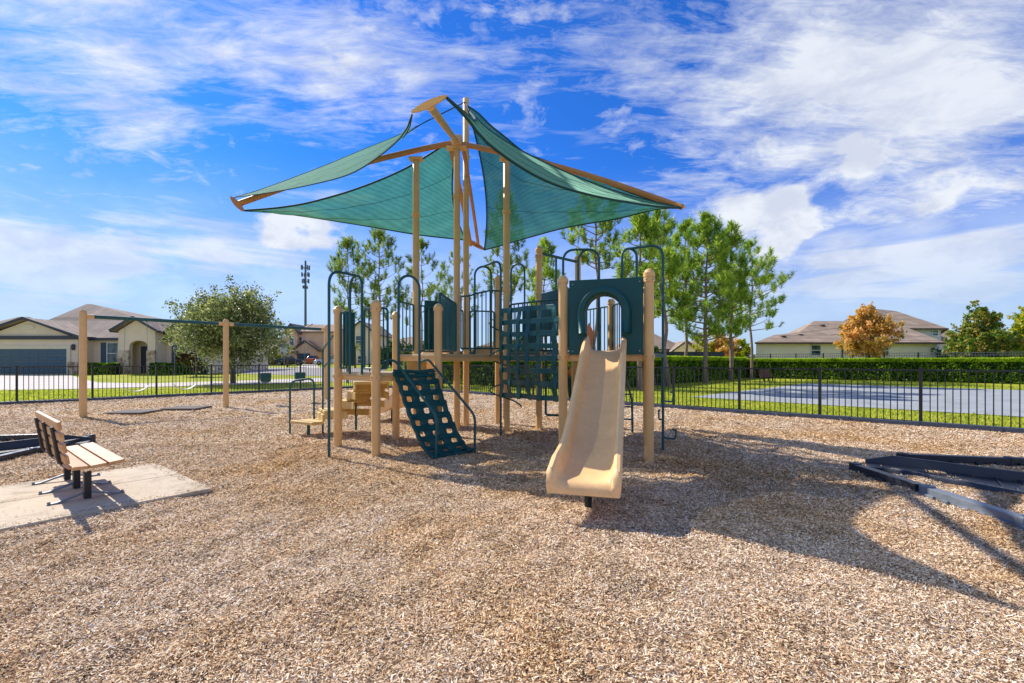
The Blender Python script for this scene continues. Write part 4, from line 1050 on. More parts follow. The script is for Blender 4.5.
def hedge(A, B, h, w, label, dens=900, group=None, leaf=.085, lo=None):
    A = Vector(A); B = Vector(B); d = (B - A).normalized(); s = Vector((-d.y, d.x, 0)); L_ = (B - A).length
    r = empty('hedge', (A.x, A.y, A.z), label, 'hedge', group); rs = np.random.RandomState(int(abs(A.x * 13 + A.y * 7)) + 1)
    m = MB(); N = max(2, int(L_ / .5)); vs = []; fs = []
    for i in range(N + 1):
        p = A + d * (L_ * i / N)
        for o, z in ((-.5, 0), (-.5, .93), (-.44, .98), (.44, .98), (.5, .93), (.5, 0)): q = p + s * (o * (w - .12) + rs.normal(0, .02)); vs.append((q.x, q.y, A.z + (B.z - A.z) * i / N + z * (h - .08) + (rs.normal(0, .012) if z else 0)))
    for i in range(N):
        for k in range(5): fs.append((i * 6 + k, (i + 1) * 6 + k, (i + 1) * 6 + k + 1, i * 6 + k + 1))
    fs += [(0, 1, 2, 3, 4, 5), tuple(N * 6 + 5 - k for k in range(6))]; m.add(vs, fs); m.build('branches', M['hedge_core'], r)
    per = 2 * h + w; n = int(L_ * per * dens); t = rs.uniform(0, L_, n); k = rs.uniform(0, per, n)
    side = np.where(k < h, -1, np.where(k < h + w, 0, 1)); zz = np.where(side == -1, k, np.where(side == 1, k - h - w, h)); oo = np.where(side == 0, (k - h) - w / 2, side * w / 2)
    pf = np.sin(t * 2.1) * .03 + np.sin(t * 5.3 + zz * 4) * .03; oo = oo * (1 + 0 * pf) + np.sign(oo) * (pf + rs.normal(0, .035, n)) * (side != 0); zz = zz + (side == 0) * (rs.normal(0, .03, n) + .02 * np.sin(t * 3.3))
    C = np.stack([A.x + d.x * t + s.x * oo, A.y + d.y * t + s.y * oo, A.z + (B.z - A.z) * t / L_ + np.clip(zz, .02, None)], 1)
    fast_mesh('foliage', leaf_quads(C, leaf, rs), 4, M['hedge'], r)
    if h > 1.2:   # pale leaves along the clipped top, sunlight on them painted into the colour
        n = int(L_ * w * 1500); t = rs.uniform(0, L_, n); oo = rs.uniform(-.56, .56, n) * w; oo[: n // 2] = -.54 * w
        C = np.stack([A.x + d.x * t + s.x * oo, A.y + d.y * t + s.y * oo, A.z + h + rs.uniform(-.10, .06, n) * np.where(oo < -.5 * w, 1.3, 1)], 1); fast_mesh('sunlit_top_shoots', leaf_quads(C, leaf * .9, rs), 4, M['sunlit_shoots'], r)
    return r
HA = Vector((-7, 31.5, 0)); HB = Vector((3.7, 22.0, 0)); HC = Vector((19.5, 39.0, 0)); HD = Vector((46, 14.5, 0))
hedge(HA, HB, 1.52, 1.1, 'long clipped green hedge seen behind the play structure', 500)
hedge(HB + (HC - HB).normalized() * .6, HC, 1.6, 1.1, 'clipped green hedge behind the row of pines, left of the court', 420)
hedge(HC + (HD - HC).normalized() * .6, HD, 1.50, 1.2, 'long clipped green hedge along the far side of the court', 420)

# ------------------------------------------------------------------ trees
M['pine_bark'] = dirty('pine_bark', lin((146, 122, 106)), .9, .3, 6, bump=.6, bscale=20)
M['bark'] = dirty('bark', lin((96, 82, 68)), .9, .3, 6, bump=.6, bscale=20)
M['needles'] = leafmat('pine_needles', [lin((76, 114, 34)), lin((134, 168, 54)), lin((208, 216, 98))], .56, .5, .9)
M['needles_dark'] = leafmat('pine_needles_dark', [lin((70, 100, 40)), lin((120, 148, 56)), lin((180, 190, 92))], .5, .5, .9)
def pine(base, Ht, cr, zc, seed, label, dens=1.0, mat='needles', lean=(0, 0), group='pine trees', tr=.11, tl=.42, top=.55):
    rs = np.random.RandomState(seed); base = Vector(base); r = empty('pine_tree', base, label, 'pine tree', group); m = MB()
    tp = []; K = 9
    for i in range(K + 1):
        t = i / K; tp.append(base + Vector((lean[0] * t + rs.normal(0, .05) * (i > 0), lean[1] * t + rs.normal(0, .05), Ht * t * .96 - .05)))
    tp = catm(tp, 3); m.tube(tp, [tr * (1 - .85 * i / (len(tp) - 1)) for i in range(len(tp))], 8)
    def trunk(z):
        f = np.clip(z / (Ht * .96), 0, 1) * (len(tp) - 1); i = min(int(f), len(tp) - 2); return tp[i].lerp(tp[i + 1], f - i)
    tufts = []
    z = zc
    while z < Ht * .97:
        u = (z - zc) / (Ht - zc); prof = (np.sin(math.pi * min(1, u * .82 + .2)) ** .7) * (1 - u * .45)
        if rs.rand() > .12:
            nb = rs.randint(2, 5)
            a0 = rs.uniform(0, 6.28)
            for k in range(nb):
                a = a0 + k * 6.28 / nb + rs.normal(0, .35); L_ = cr * prof * rs.uniform(.65, 1.12); el = rs.uniform(.15, .6) + .35 * u
                p0 = trunk(z); dr = Vector((math.cos(a), math.sin(a), 0)); p1 = p0 + dr * (L_ * .55) + Vector((0, 0, L_ * .55 * math.tan(el) * .6)); p2 = p0 + dr * L_ + Vector((0, 0, L_ * math.tan(el) * .85))
                c = catm([p0, p1, p2], 4); m.tube(c, [tr * .3 * (1 - u * .5) * (1 - .8 * i / (len(c) - 1)) for i in range(len(c))], 5)
                q = p2 - p1
                tufts.append((p2, q)); 
                nt_ = int((2.5 + L_ * 4.6) * dens)
                for _ in range(nt_):
                    t = rs.uniform(.38, 1) ** .8; p = p1.lerp(p2, (t - .5) * 2) if t > .5 else p0.lerp(p1, t * 2)
                    sd_ = Vector((-dr.y, dr.x, 0)) * rs.normal(0, .32) * L_ * .5 + dr * rs.normal(0, .1) + Vector((0, 0, abs(rs.normal(0, .14)) - .03)); e = p + sd_
                    m.tube([p, e], [.014, .006], 3, False); tufts.append((e, sd_ * .8 + Vector((0, 0, .35))))
        z += rs.uniform(.26, .44)
    for k in range(5): tufts.append((trunk(Ht * (.88 + .03 * k)) + Vector((rs.normal(0, .12), rs.normal(0, .12), 0)), Vector((rs.normal(0, .1), rs.normal(0, .1), 1))))
    tufts.append((tp[-1], Vector((0, 0, 1))))
    m.build('trunk', M['pine_bark'], r)
    V = []
    for p, q in tufts:
        ax = np.array((q.normalized() * .8 + Vector((0, 0, .8))).normalized()); n = int(rs.randint(40, 58)); L_ = tl * rs.uniform(.75, 1.2)
        rad = rs.normal(size=(n, 3)); rad -= (rad @ ax)[:, None] * ax; rad /= np.linalg.norm(rad, axis=1)[:, None]
        s0 = rs.uniform(-.35, .75, n)[:, None] * L_; st = np.array(p) + ax * s0; dr = ax * rs.uniform(.25, 1.0, n)[:, None] + rad * rs.uniform(.5, .95, n)[:, None]; dr /= np.linalg.norm(dr, axis=1)[:, None]
        sd_ = np.cross(dr, rs.normal(size=(n, 3))); sd_ /= np.linalg.norm(sd_, axis=1)[:, None]; ln = L_ * rs.uniform(.5, .75, n)[:, None]; w = .017
        V.append(np.stack([st - sd_ * w, st + sd_ * w, st + dr * ln], 1))
    fast_mesh('crown', np.concatenate(V), 3, M[mat], r); return r
def pine_px(px, Y, topy, hw, cby, seed, label, **k):
    X = (px - 512) * Y / F; pine((X, Y, 0), H + (HY - topy) * Y / F, hw * Y / F, H + (HY - cby) * Y / F, seed, label, **k)
pine_px(348, 29, 238, 25, 322, 1, 'thin pine farthest left behind the climbing structure', dens=.42, mat='needles_dark', tr=.08)
pine_px(379, 28, 228, 31, 320, 2, 'open pine left of the four tall canopy posts', dens=.46, mat='needles_dark', tr=.10)
pine_px(422, 28.5, 241, 28, 330, 3, 'pine seen between the two left canopy posts', dens=.36, mat='needles_dark', tr=.08)
pine_px(458, 30, 248, 24, 320, 4, 'small sparse pine behind the middle canopy posts', dens=.3, mat='needles_dark', tr=.07)
pine_px(506, 27, 190, 24, 300, 5, 'pine seen through the right sail beside its canopy post', dens=.6, mat='needles_dark', tr=.11)
pine_px(545, 29, 238, 22, 335, 17, 'lower pine behind the strap wall post', dens=.7, tr=.08)
pine_px(596, 24.5, 186, 34, 268, 6, 'tall pine with bare grey lower limbs behind the slide hood', dens=.8, tr=.13)
pine_px(640, 21.6, 211, 26, 300, 7, 'pine just left of the right slide post', dens=1.0, tr=.14)
pine_px(652, 31, 222, 26, 318, 18, 'pine just right of the right slide post, behind its climbing pole', dens=.7, tr=.12)
pine_px(669, 25.0, 210, 30, 316, 8, 'pine with slightly leaning trunk right of the slide post', dens=1.0, lean=(-.6, 0), tr=.15)
pine_px(706, 29.2, 213, 35, 340, 9, 'tallest and bushiest pine in the row on the right', dens=.9, tr=.17, tl=.48)
pine_px(686, 33, 219, 30, 325, 10, 'pine standing behind the bushiest one', dens=.7, tr=.14)
pine_px(731, 32.4, 222, 24, 338, 11, 'second pine from the right end of the row', dens=.82, tr=.16, tl=.48)
pine_px(751, 34.6, 241, 38, 330, 12, 'slim pine at the right end of the row with a long low limb', dens=.62, tr=.12, tl=.48)
# its long low branches to the right
def broadleaf(base, Ht, rx, zb, seed, label, mat, nleaf, leaf, cat='tree', name='shade_tree', tr=.14, blobs=60, ry=None, gaps=.5, group=None, shape=1.0, flat=.0):
    rs = np.random.RandomState(seed); base = Vector(base); r = empty(name, base, label, cat, group); m = MB(); ry = ry or rx; zm = (Ht + zb) / 2; rz = (Ht - zb) / 2
    zf = zb + (Ht - zb) * .25; m.tube(catm([base + Vector((0, 0, -.05)), base + Vector((rs.normal(0, .03), 0, zb * .6)), base + Vector((rs.normal(0, .08), 0, zf))], 5), [tr * (1 - .4 * i / 10) for i in range(11)], 9)
    cl = []
    for i in range(blobs):
        a = rs.uniform(0, 6.28); u = rs.uniform(-1, 1); k = rs.uniform(.35, 1.0) ** .6; c = math.sqrt(1 - u * u)
        wz = 1 - .28 * shape * (u + .3 if u > -.3 else -.3 - u)
        p = Vector((base.x + rx * k * c * math.cos(a) * wz, base.y + ry * k * c * math.sin(a) * wz, base.z + zm + rz * k * u)); cl.append(p)
        s = base + Vector((0, 0, zb + (zf - zb) * rs.rand())); mid = s.lerp(p, .5) + Vector((0, 0, -.08 * rx)); cc = catm([s, mid, p], 4)
        m.tube(cc, [tr * .32 * (1 - .85 * i / (len(cc) - 1)) for i in range(len(cc))], 5)
    m.build('trunk', M['bark'], r)
    C = []; per = nleaf // blobs
    for p in cl:
        # each clump is made of sprays that point outward
        out = (p - Vector((base.x, base.y, base.z + zm - .3 * rz))).normalized()
        for _ in range(5):
            o = Vector(rs.normal(0, .2 * rx, 3)) * .8; ax = (out + Vector(rs.normal(0, .45, 3)) + Vector((0, 0, .25))).normalized(); L_ = rx * rs.uniform(.14, .32); n = per // 5
            t = rs.uniform(-.4, 1, n)[:, None]; q = np.array(p + o) + np.array(ax) * t * L_ + rs.normal(0, 1, (n, 3)) * (rx * .062) * (1.15 - t * .6); C.append(q)
    C = np.concatenate(C); fast_mesh('crown', leaf_quads(C, leaf, rs, flat), 4, M[mat], r); return r
M['oak'] = leafmat('oak_leaves', [lin((78, 88, 50)), lin((126, 134, 82)), lin((186, 188, 136))], .38, .4, 1.0)
M['orange_leaf'] = leafmat('orange_leaves', [lin((156, 156, 72)), lin((226, 168, 88)), lin((244, 200, 136))], .4, .5, .9)
M['green_red_leaf'] = leafmat('green_red_leaves', [lin((72, 112, 36)), lin((132, 160, 62)), lin((196, 160, 84))], .35, .5, .8)
M['yellow_leaf'] = leafmat('yellow_leaves', [lin((110, 132, 20)), lin((168, 176, 30)), lin((206, 196, 52))], .45, .5, .8)
M['shrub'] = leafmat('shrub_leaves', [lin((34, 60, 22)), lin((66, 98, 34)), lin((104, 130, 50))], .3, .5, 1.5)
M['red_leaf'] = leafmat('red_leaves', [lin((54, 34, 30)), lin((92, 50, 42)), lin((70, 90, 36))], .3, .5, 1.5)
oak = gpt(233, 383.5)
broadleaf(oak, 5.2, 3.0, 1.75, 21, 'round grey green oak on the lawn beyond the swing set', 'oak', 36000, .085, 'oak tree', 'oak_tree', .17, 110, shape=.8)
broadleaf((27.5, 35, 0), 5.15, 1.8, 2.0, 22, 'small tree with orange autumn leaves behind the court hedge', 'orange_leaf', 14000, .12, 'tree', 'autumn_tree', .1, 48, shape=1.9)
broadleaf((34.6, 33.5, 0), 5.0, 1.65, .6, 23, 'green tree with rusty tinged leaves right of the big house', 'green_red_leaf', 16000, .12, 'tree', 'maple_tree', .1, 60)
broadleaf((38.8, 33.5, 0), 5.3, 2.0, .8, 24, 'yellow leaved tree cut off by the right edge', 'yellow_leaf', 13000, .12, 'tree', 'maple_tree', .1, 50)
broadleaf(((724 - 512) * 43 / F, 43, 0), 3.9, 1.9, .6, 25, 'low orange and green tree behind the pines', 'orange_leaf', 6000, .13, 'tree', 'autumn_tree', .08, 26)
broadleaf(((742 - 512) * 42 / F, 42, 0), 3.2, 1.2, .4, 26, 'low yellow green tree beside the left end of the big house', 'yellow_leaf', 4500, .13, 'tree', 'maple_tree', .08, 22)
broadleaf(((703 - 512) * 44 / F, 44, 0), 4.6, 1.2, 1.0, 27, 'narrow yellowing tree between the pine trunks', 'yellow_leaf', 3500, .13, 'tree', 'maple_tree', .07, 20)
s_ = gpt(272, 365.2); broadleaf(s_, 2.4, 1.2, .2, 28, 'rounded yellow green shrub near the stop sign', 'yellow_leaf', 4000, .14, 'shrub', 'round_shrub', .07, 22)
s_ = at(196, 361, 38); broadleaf((s_.x, s_.y, .15), 3.2, 1.25, .5, 29, 'dark reddish shrub tree at the right window of the garage house', 'red_leaf', 4000, .12, 'shrub', 'tall_shrub', .06, 22)
for i, (px, Y, hh, rx, lb) in enumerate(((1016, 37, 3.2, 3.4, 'dark broad bush behind the yellow tree'), (975, 40, 2.6, 2.8, 'dark bush behind the rusty tinged tree'), (520, 48, 3.4, 2.4, 'bush beyond the hedge behind the strap wall'), (640, 46, 3.0, 2.2, 'bush beyond the hedge left of the right slide post'))):
    broadleaf(((px - 512) * Y / F, Y, 0), hh, rx, .2, 40 + i, lb, 'shrub', 4000, .15, 'shrub', 'bush', .07, 26)
for i, (px, Y, hh, rx) in enumerate(((402, 70, 4.0, 2.4), (425, 60, 3.2, 2.0), (388, 62, 2.4, 1.6))):
    broadleaf(((px - 512) * Y / F, Y, float(terrain(-10, Y))), hh, rx, .3, 60 + i, ('tall bush across the street seen left of the canopy posts', 'bush across the street behind the middle posts', 'low bush across the street behind the left deck')[i], 'shrub', 3500, .18, 'shrub', 'bush', .08, 22)
M['palm'] = leafmat('palm_fronds', [lin((70, 90, 34)), lin((116, 132, 56)), lin((150, 150, 80))], .35, .5, 2)
def palm(base, h, label, seed, L_=1.5):
    rs = np.random.RandomState(seed); base = Vector(base); r = empty('palm_tree', base, label, 'palm tree'); MB().tube([base + Vector((0, 0, -.05)), base + Vector((.03, 0, h * .5)), base + Vector((0, 0, h))], [.14, .11, .12], 8).build('trunk', M['bark'], r)
    V = []; top = np.array(base + Vector((0, 0, h)))
    for k in range(22):
        a = rs.uniform(0, 6.28); e0 = rs.uniform(.1, 1.3); N = 10; p = top.copy(); el = e0; dr = np.array((math.cos(a), math.sin(a), 0)); sd_ = np.array((-dr[1], dr[0], 0))
        for i in range(N):
            q = p + (dr * math.cos(el) + np.array((0, 0, math.sin(el)))) * L_ / N; el -= .2
            for s in (-1, 1):
                for f in (0, .5):
                    c = p + (q - p) * f; w = .38 * math.sin(math.pi * (i + 1) / (N + 1)) + .05; tip = c + sd_ * s * w + (q - p) * 1.6 + np.array((0, 0, -.12)); V.append(np.stack([c - (q - p) * .12, c + (q - p) * .18, tip]))
            p = q
    fast_mesh('crown', np.array(V), 3, M['palm'], r)
p = gpt(324, 365); palm((p.x, 62, float(terrain(-25, 62))), 2.6, 'palm in front of the two storey house', 3)
palm(((355 - 512) * 58 / F, 58, float(terrain(-20, 58))), 2.6, 'palm in front of the gabled house behind the left deck', 4)

# ------------------------------------------------------------------ houses
def mat_roof(name, c):
    t = NT(name); w = t.N.new('ShaderNodeTexBrick'); w.inputs['Scale'].default_value = 1.0; w.inputs['Brick Width'].default_value = .9; w.inputs['Row Height'].default_value = .28; w.inputs['Mortar Size'].default_value = .02
    w.inputs['Color1'].default_value = tuple(x * .85 for x in c[:3]) + (1,); w.inputs['Color2'].default_value = tuple(x * 1.15 for x in c[:3]) + (1,); w.inputs['Mortar'].default_value = tuple(x * .6 for x in c[:3]) + (1,)
    m = t.N.new('ShaderNodeMapping'); t.lk(t.tc.outputs['Object'], m.inputs[0]); m.inputs['Rotation'].default_value = (math.radians(60), 0, 0); t.lk(m.outputs[0], w.inputs[0])
    n = t.noise(1.1, 6, .7); f = t.ramp(n.outputs[0], [(.3, (.8, .8, .8, 1)), (.7, (1.15, 1.12, 1.08, 1))]); t.set(t.mix(1.0, w.outputs[0], f, 'MULTIPLY'), .9, 0, .2); return t.m
M['roof_brown'] = mat_roof('roof_brown', lin((158, 140, 122))); M['roof_grey'] = mat_roof('roof_grey', lin((152, 138, 126)))
def stucco(name, c): return dirty(name, c, .9, .07, .8, bump=.5, bscale=30, spec=.2)
M['stucco_tan'] = stucco('stucco_tan', lin((232, 210, 182))); M['stucco_cream'] = stucco('stucco_cream', lin((248, 240, 212))); M['stucco_peach'] = stucco('stucco_peach', lin((226, 188, 152))); M['stucco_white'] = stucco('stucco_white', lin((206, 204, 204)))
M['trim_dark'] = dirty('trim_dark', lin((62, 66, 74)), .6, .1, 3); M['shutter'] = dirty('shutter', lin((66, 88, 108)), .6, .1, 3); M['trim_cream'] = dirty('trim_cream', lin((224, 210, 180)), .7, .06, 3)
M['garage'] = dirty('garage', lin((66, 92, 110)), .55, .07, 1.5); M['white_trim'] = dirty('white_trim', lin((228, 228, 224)), .6, .05, 3); M['door_brown'] = dirty('door_brown', lin((94, 72, 60)), .6, .12, 3)
def mat_glass():
    t = NT('window_glass'); n = t.noise(1.5, 3); t.set(t.ramp(n.outputs[0], [(.35, lin((30, 44, 48))), (.65, lin((92, 112, 106)))]), .08, 0, .6); return t.m
M['glass'] = mat_glass()
def mat_stone():
    t = NT('stone'); v = t.N.new('ShaderNodeTexVoronoi'); v.inputs['Scale'].default_value = 3.5; t.lk(t.tc.outputs['Object'], v.inputs[0]); sp = t.N.new('ShaderNodeSeparateColor'); t.lk(v.outputs['Color'], sp.inputs[0])
    t.set(t.ramp(sp.outputs[0], [(0, lin((150, 118, 90))), (.5, lin((190, 166, 136))), (1, lin((212, 196, 172)))]), .9); t.bump(v.outputs['Distance'], .5, .03); return t.m
M['stone'] = mat_stone()
def hroof(x0, x1, y0, y1, ze, h, kind, parent, mat, ov=.4, ridge=None, th=.16, fascia='trim_dark'):
    """kind hip / gx (ridge along x) / gy (ridge along y)"""
    x0 -= ov; x1 += ov; y0 -= ov; y1 += ov; cx = (x0 + x1) / 2; cy = (y0 + y1) / 2; zt = ze + h
    if kind == 'hip':
        if x1 - x0 >= y1 - y0: k = (y1 - y0) / 2; a, b = (x0 + k, cy), (x1 - k, cy)
        else: k = (x1 - x0) / 2; a, b = (cx, y0 + k), (cx, y1 - k)
    elif kind == 'gx': a, b = (x0, cy), (x1, cy)
    else: a, b = (cx, y0), (cx, y1)
    V = [(x0, y0, ze), (x1, y0, ze), (x1, y1, ze), (x0, y1, ze), (a[0], a[1], zt), (b[0], b[1], zt)]
    if kind == 'gy' or (kind == 'hip' and x1 - x0 < y1 - y0): F_ = [(0, 1, 4), (1, 2, 5, 4), (2, 3, 5), (3, 0, 4, 5)]
    else: F_ = [(0, 1, 5, 4), (1, 2, 5), (2, 3, 4, 5), (3, 0, 4)]
    if kind == 'hip': o = MB().add(V, F_ + [(3, 2, 1, 0)]).build('roof', mat, parent)
    else:
        q = MB(); t_ = (0, 0, -.12)
        if kind == 'gy': q.slab([(x0, y0, ze), (cx, y0, zt), (cx, y1, zt), (x0, y1, ze)], t_); q.slab([(cx, y0, zt), (x1, y0, ze), (x1, y1, ze), (cx, y1, zt)], t_)
        else: q.slab([(x0, y0, ze), (x1, y0, ze), (x1, cy, zt), (x0, cy, zt)], t_); q.slab([(x0, cy, zt), (x1, cy, zt), (x1, y1, ze), (x0, y1, ze)], t_)
        o = q.build('roof', mat, parent)
    f = MB(); e = .012
    if kind == 'hip':
        for p, q in (((x0, y0), (x1, y0)), ((x1, y0), (x1, y1)), ((x1, y1), (x0, y1)), ((x0, y1), (x0, y0))): f.bar((p[0], p[1], ze - .075), (q[0], q[1], ze - .075), .09, .17)
    elif kind == 'gy':
        for y in (y0 - .01, y1 + .01): f.bar((x0, y, ze - .02), (cx, y, zt - .02), .09, .2); f.bar((cx, y, zt - .02), (x1, y, ze - .02), .09, .2)
        for x in (x0, x1): f.bar((x, y0 + .1, ze - .09), (x, y1 - .1, ze - .09), .09, .16)
    else:
        for x in (x0 - .01, x1 + .01): f.bar((x, y0, ze - .02), (x, cy, zt - .02), .09, .2); f.bar((x, cy, zt - .02), (x, y1, ze - .02), .09, .2)
        for y in (y0, y1): f.bar((x0 + .1, y, ze - .09), (x1 - .1, y, ze - .09), .09, .16)
    f.build('fascia', M[fascia], o); return o
def window(x0, x1, z0, z1, y, parent, shut=False, trim='white_trim', bars=True):
    t = .08; f = MB()
    for a in (((x0 - t, z0 - t), (x1 + t, z0)), ((x0 - t, z1), (x1 + t, z1 + t)), ((x0 - t, z0), (x0, z1)), ((x1, z0), (x1 + t, z1)), ((x0, (z0 + z1) / 2 - .03), (x1, (z0 + z1) / 2 + .03))):
        (xa, za), (xb, zb_) = a; f.box(((xa + xb) / 2, y - .03, (za + zb_) / 2), (xb - xa, .1, zb_ - za))
    w = f.build('window', M[trim], parent)
    MB().box(((x0 + x1) / 2, y - .006, (z0 + z1) / 2), (x1 - x0, .02, z1 - z0)).build('pane', M['glass'], w)
    if shut:
        for xa in (x0 - .12 - .55, x1 + .12):
            s = MB(); s.box((xa + .275, y - .03, (z0 + z1) / 2), (.5, .05, z1 - z0 + .1))
            for k in range(14): zz = z0 + (z1 - z0) * (k + .5) / 14; s.box((xa + .275, y - .06, zz), (.4, .02, .06))
            s.build('shutter', M['shutter'], parent)
    return w
def garage(x0, x1, z0, z1, y, parent, mat='garage'):
    g_ = MB(); n = 4
    for k in range(n):
        a = z0 + (z1 - z0) * k / n; b = z0 + (z1 - z0) * (k + 1) / n - .02; g_.box(((x0 + x1) / 2, y - .02, (a + b) / 2), (x1 - x0, .06, b - a))
        m_ = 8
        for j in range(m_):
            c = x0 + (x1 - x0) * (j + .5) / m_; g_.box((c, y - .055, (a + b) / 2), ((x1 - x0) / m_ - .16, .015, (b - a) - .16))
    return g_.build('garage_door', M[mat], parent)

# --- the garage house on the left
def house_left():
    Y = 42.0; zb = .2; X = lambda px, y=Y: (px - 512) * y / F; zz = lambda py, y=Y: H + (HY - py) * y / F
    r = empty('house', (X(80), Y, zb), 'tan single storey house with a blue two car garage door beyond the left fence', 'house')
    b = MB(); xg0, xg1 = X(-22), X(78)
    ze = zz(337.5)
    b.prism([(xg0, Y), (xg1, Y), (xg1, Y + 9), (xg0, Y + 9)], zb - .3, ze - .1)
    b.prism([(xg1 - .2, Y + 1.6), (X(198), Y + 1.6), (X(198), Y + 12), (xg1 - .2, Y + 12)], zb - .3, ze - .12)
    # garage gable wall
    cx = (xg0 + xg1) / 2
    b.slab([(xg0 + .1, Y + .02, ze - .1), (xg1 - .1, Y + .02, ze - .1), (cx, Y + .02, zz(320.5))], (0, .2, 0))
    b.build('wall', M['stucco_tan'], r)
    garage(X(-6), X(67.5), zb + .02, zz(349), Y - .0, r)
    t = MB(); xa, xb, zt = X(-6), X(67.5), zz(349)
    t.box(((xa + xb) / 2, Y - .05, zt + .16), (xb - xa + .7, .12, .3)); t.box((xb + .17, Y - .05, (zb + zt) / 2), (.32, .12, zt - zb)); t.box((xa - .17, Y - .05, (zb + zt) / 2), (.32, .12, zt - zb)); t.build('garage_frame', M['trim_cream'], r)
    t = MB(); t.box((cx, Y - .06, ze - .02), (xg1 - xg0 + .7, .3, .32)); t.build('eave_band', M['trim_dark'], r)
    l = MB(); c = Vector((cx, Y - .04, zz(327.5))); N = 20; l.slab([c + Vector((.62 * math.cos(6.283 * k / N), 0, .26 * math.sin(6.283 * k / N))) for k in range(N)], (0, .06, 0)); l.build('gable_vent', M['trim_cream'], r)
    hroof(xg0, xg1, Y, Y + 9, ze + .1, zz(318) - ze - .1, 'gy', r, M['roof_grey'], .45)
    # main roof: apex far back
    hroof(X(2), X(186), Y + 1.2, Y + 13.5, ze - .1, 3.75, 'hip', r, M['roof_grey'], .5) if False else None
    V = [(X(-10), Y + 1.2, ze), (X(200), Y + 1.2, ze), (X(205), Y + 14, ze), (X(-10), Y + 14, ze), (X(83, Y + 7), Y + 7.4, zz(304, Y + 7.4)), (X(88, Y + 7), Y + 7.4, zz(304, Y + 7.4)), ]
    MB().add(V, [(0, 1, 5, 4), (1, 2, 5), (2, 3, 4, 5), (3, 0, 4), (3, 2, 1, 0)]).build('roof', M['roof_grey'], r)
    t = MB(); t.box(((X(78) + X(198)) / 2, Y + 1.1, ze - .1), (X(198) - X(78), .14, .26)); t.build('fascia', M['trim_dark'], r)
    # porch with arch
    px0, px1 = X(116.5), X(153.5); yp = Y + .2; a0, a1 = X(127.5), X(146); zp = zz(340.5); zsp = zz(346); N = 14; zc_ = zz(331)
    m = MB(); wall = [(px0, zb - .3), (a0, zb - .3), (a0, zsp)] + [((a0 + a1) / 2 - (a1 - a0) / 2 * math.cos(math.pi * k / N), zsp + (zp - zsp) * math.sin(math.pi * k / N)) for k in range(1, N)] + [(a1, zsp), (a1, zb - .3), (px1, zb - .3), (px1, zc_), ((px0 + px1) / 2, zz(318.5)), (px0, zc_)]
    me = [Vector((x, yp, z)) for x, z in wall]; k1 = len(me)
    half1 = [Vector(v) for v in ()]
    # split into left, right and crown pieces (convex enough)
    m.slab([(px0, yp, zb - .3), (a0, yp, zb - .3), (a0, yp, zc_), (px0, yp, zc_)], (0, .35, 0)); m.slab([(a1, yp, zb - .3), (px1, yp, zb - .3), (px1, yp, zc_), (a1, yp, zc_)], (0, .35, 0))
    arc = [((a0 + a1) / 2 - (a1 - a0) / 2 * math.cos(math.pi * k / N), zsp + (zp - zsp) * math.sin(math.pi * k / N)) for k in range(N + 1)]
    for k in range(N): (xa, za), (xb, zb2) = arc[k], arc[k + 1]; m.slab([(xa, yp, za), (xb, yp, zb2), (xb, yp, zc_), (xa, yp, zc_)], (0, .35, 0))
    m.slab([(px0, yp, zc_), (px1, yp, zc_), ((px0 + px1) / 2, yp, zz(319.5))], (0, .35, 0))
    m.box((px0 + .15, yp + 1.2, (zb + zc_) / 2), (.3, 1.7, zc_ - zb)); m.box((px1 - .15, yp + 1.2, (zb + zc_) / 2), (.3, 1.7, zc_ - zb)); m.build('porch', M['stucco_tan'], r)
    for xa, xb in ((px0 - .05, a0 + .03), (a1 - .03, px1 + .05)): MB().box(((xa + xb) / 2, yp - .03, (zb + zz(351)) / 2), (xb - xa, .2, zz(351) - zb + .1)).build('stone_facing', M['stone'], r)
    MB().box((xg1 - .35, Y - .06, zb + .45), (.9, .24, 1.3)).build('stone_facing', M['stone'], r)
    hroof(px0, px1, yp, yp + 5, zz(330.5), zz(317) - zz(330.5), 'gy', r, M['roof_grey'], .45)
    MB().box(((a0 + a1) / 2 - .35, Y + 1.55, zb + 1.3), (1.0, .1, 2.6)).build('front_door', M['trim_dark'], r)
    window(X(92.5), X(103.5), zb + .95, zz(342.5), Y + 1.6, r, True); window(X(166), X(183), zb + .85, zz(343), Y + 1.6, r, True)
    hroof(X(150), X(196), Y + 1.5, Y + 9, zz(337.5), 1.9, 'gy', r, M['roof_grey'], .3)
    g_ = MB(); xa, xb = X(150), X(196); g_.slab([(xa, Y + 1.55, zz(337.5)), (xb, Y + 1.55, zz(337.5)), ((xa + xb) / 2, Y + 1.55, zz(337.5) + 1.6)], (0, .2, 0)); g_.build('gable_wall', M['stucco_tan'], r)
    MB().box((X(74.5), Y - .12, zz(347)), (.16, .2, .5)).lathe((X(74.5), Y - .14, zz(347) - .1), [(.05, -.2), (.13, -.1), (.13, .2), (.06, .32)], 8).build('wall_lamp', M['trim_dark'], r)
house_left()
for x0, x1, lb in ((88, 117, 'clipped shrub row under the shuttered window near the garage'), (153, 205, 'clipped shrub row under the right shuttered window')):
    A = at(x0, 361, 41.2); B = at(x1, 361, 41.2); hedge((A.x, 41.2, .19), (B.x, 41.2, .19), .95, .8, lb, 350, leaf=.13)
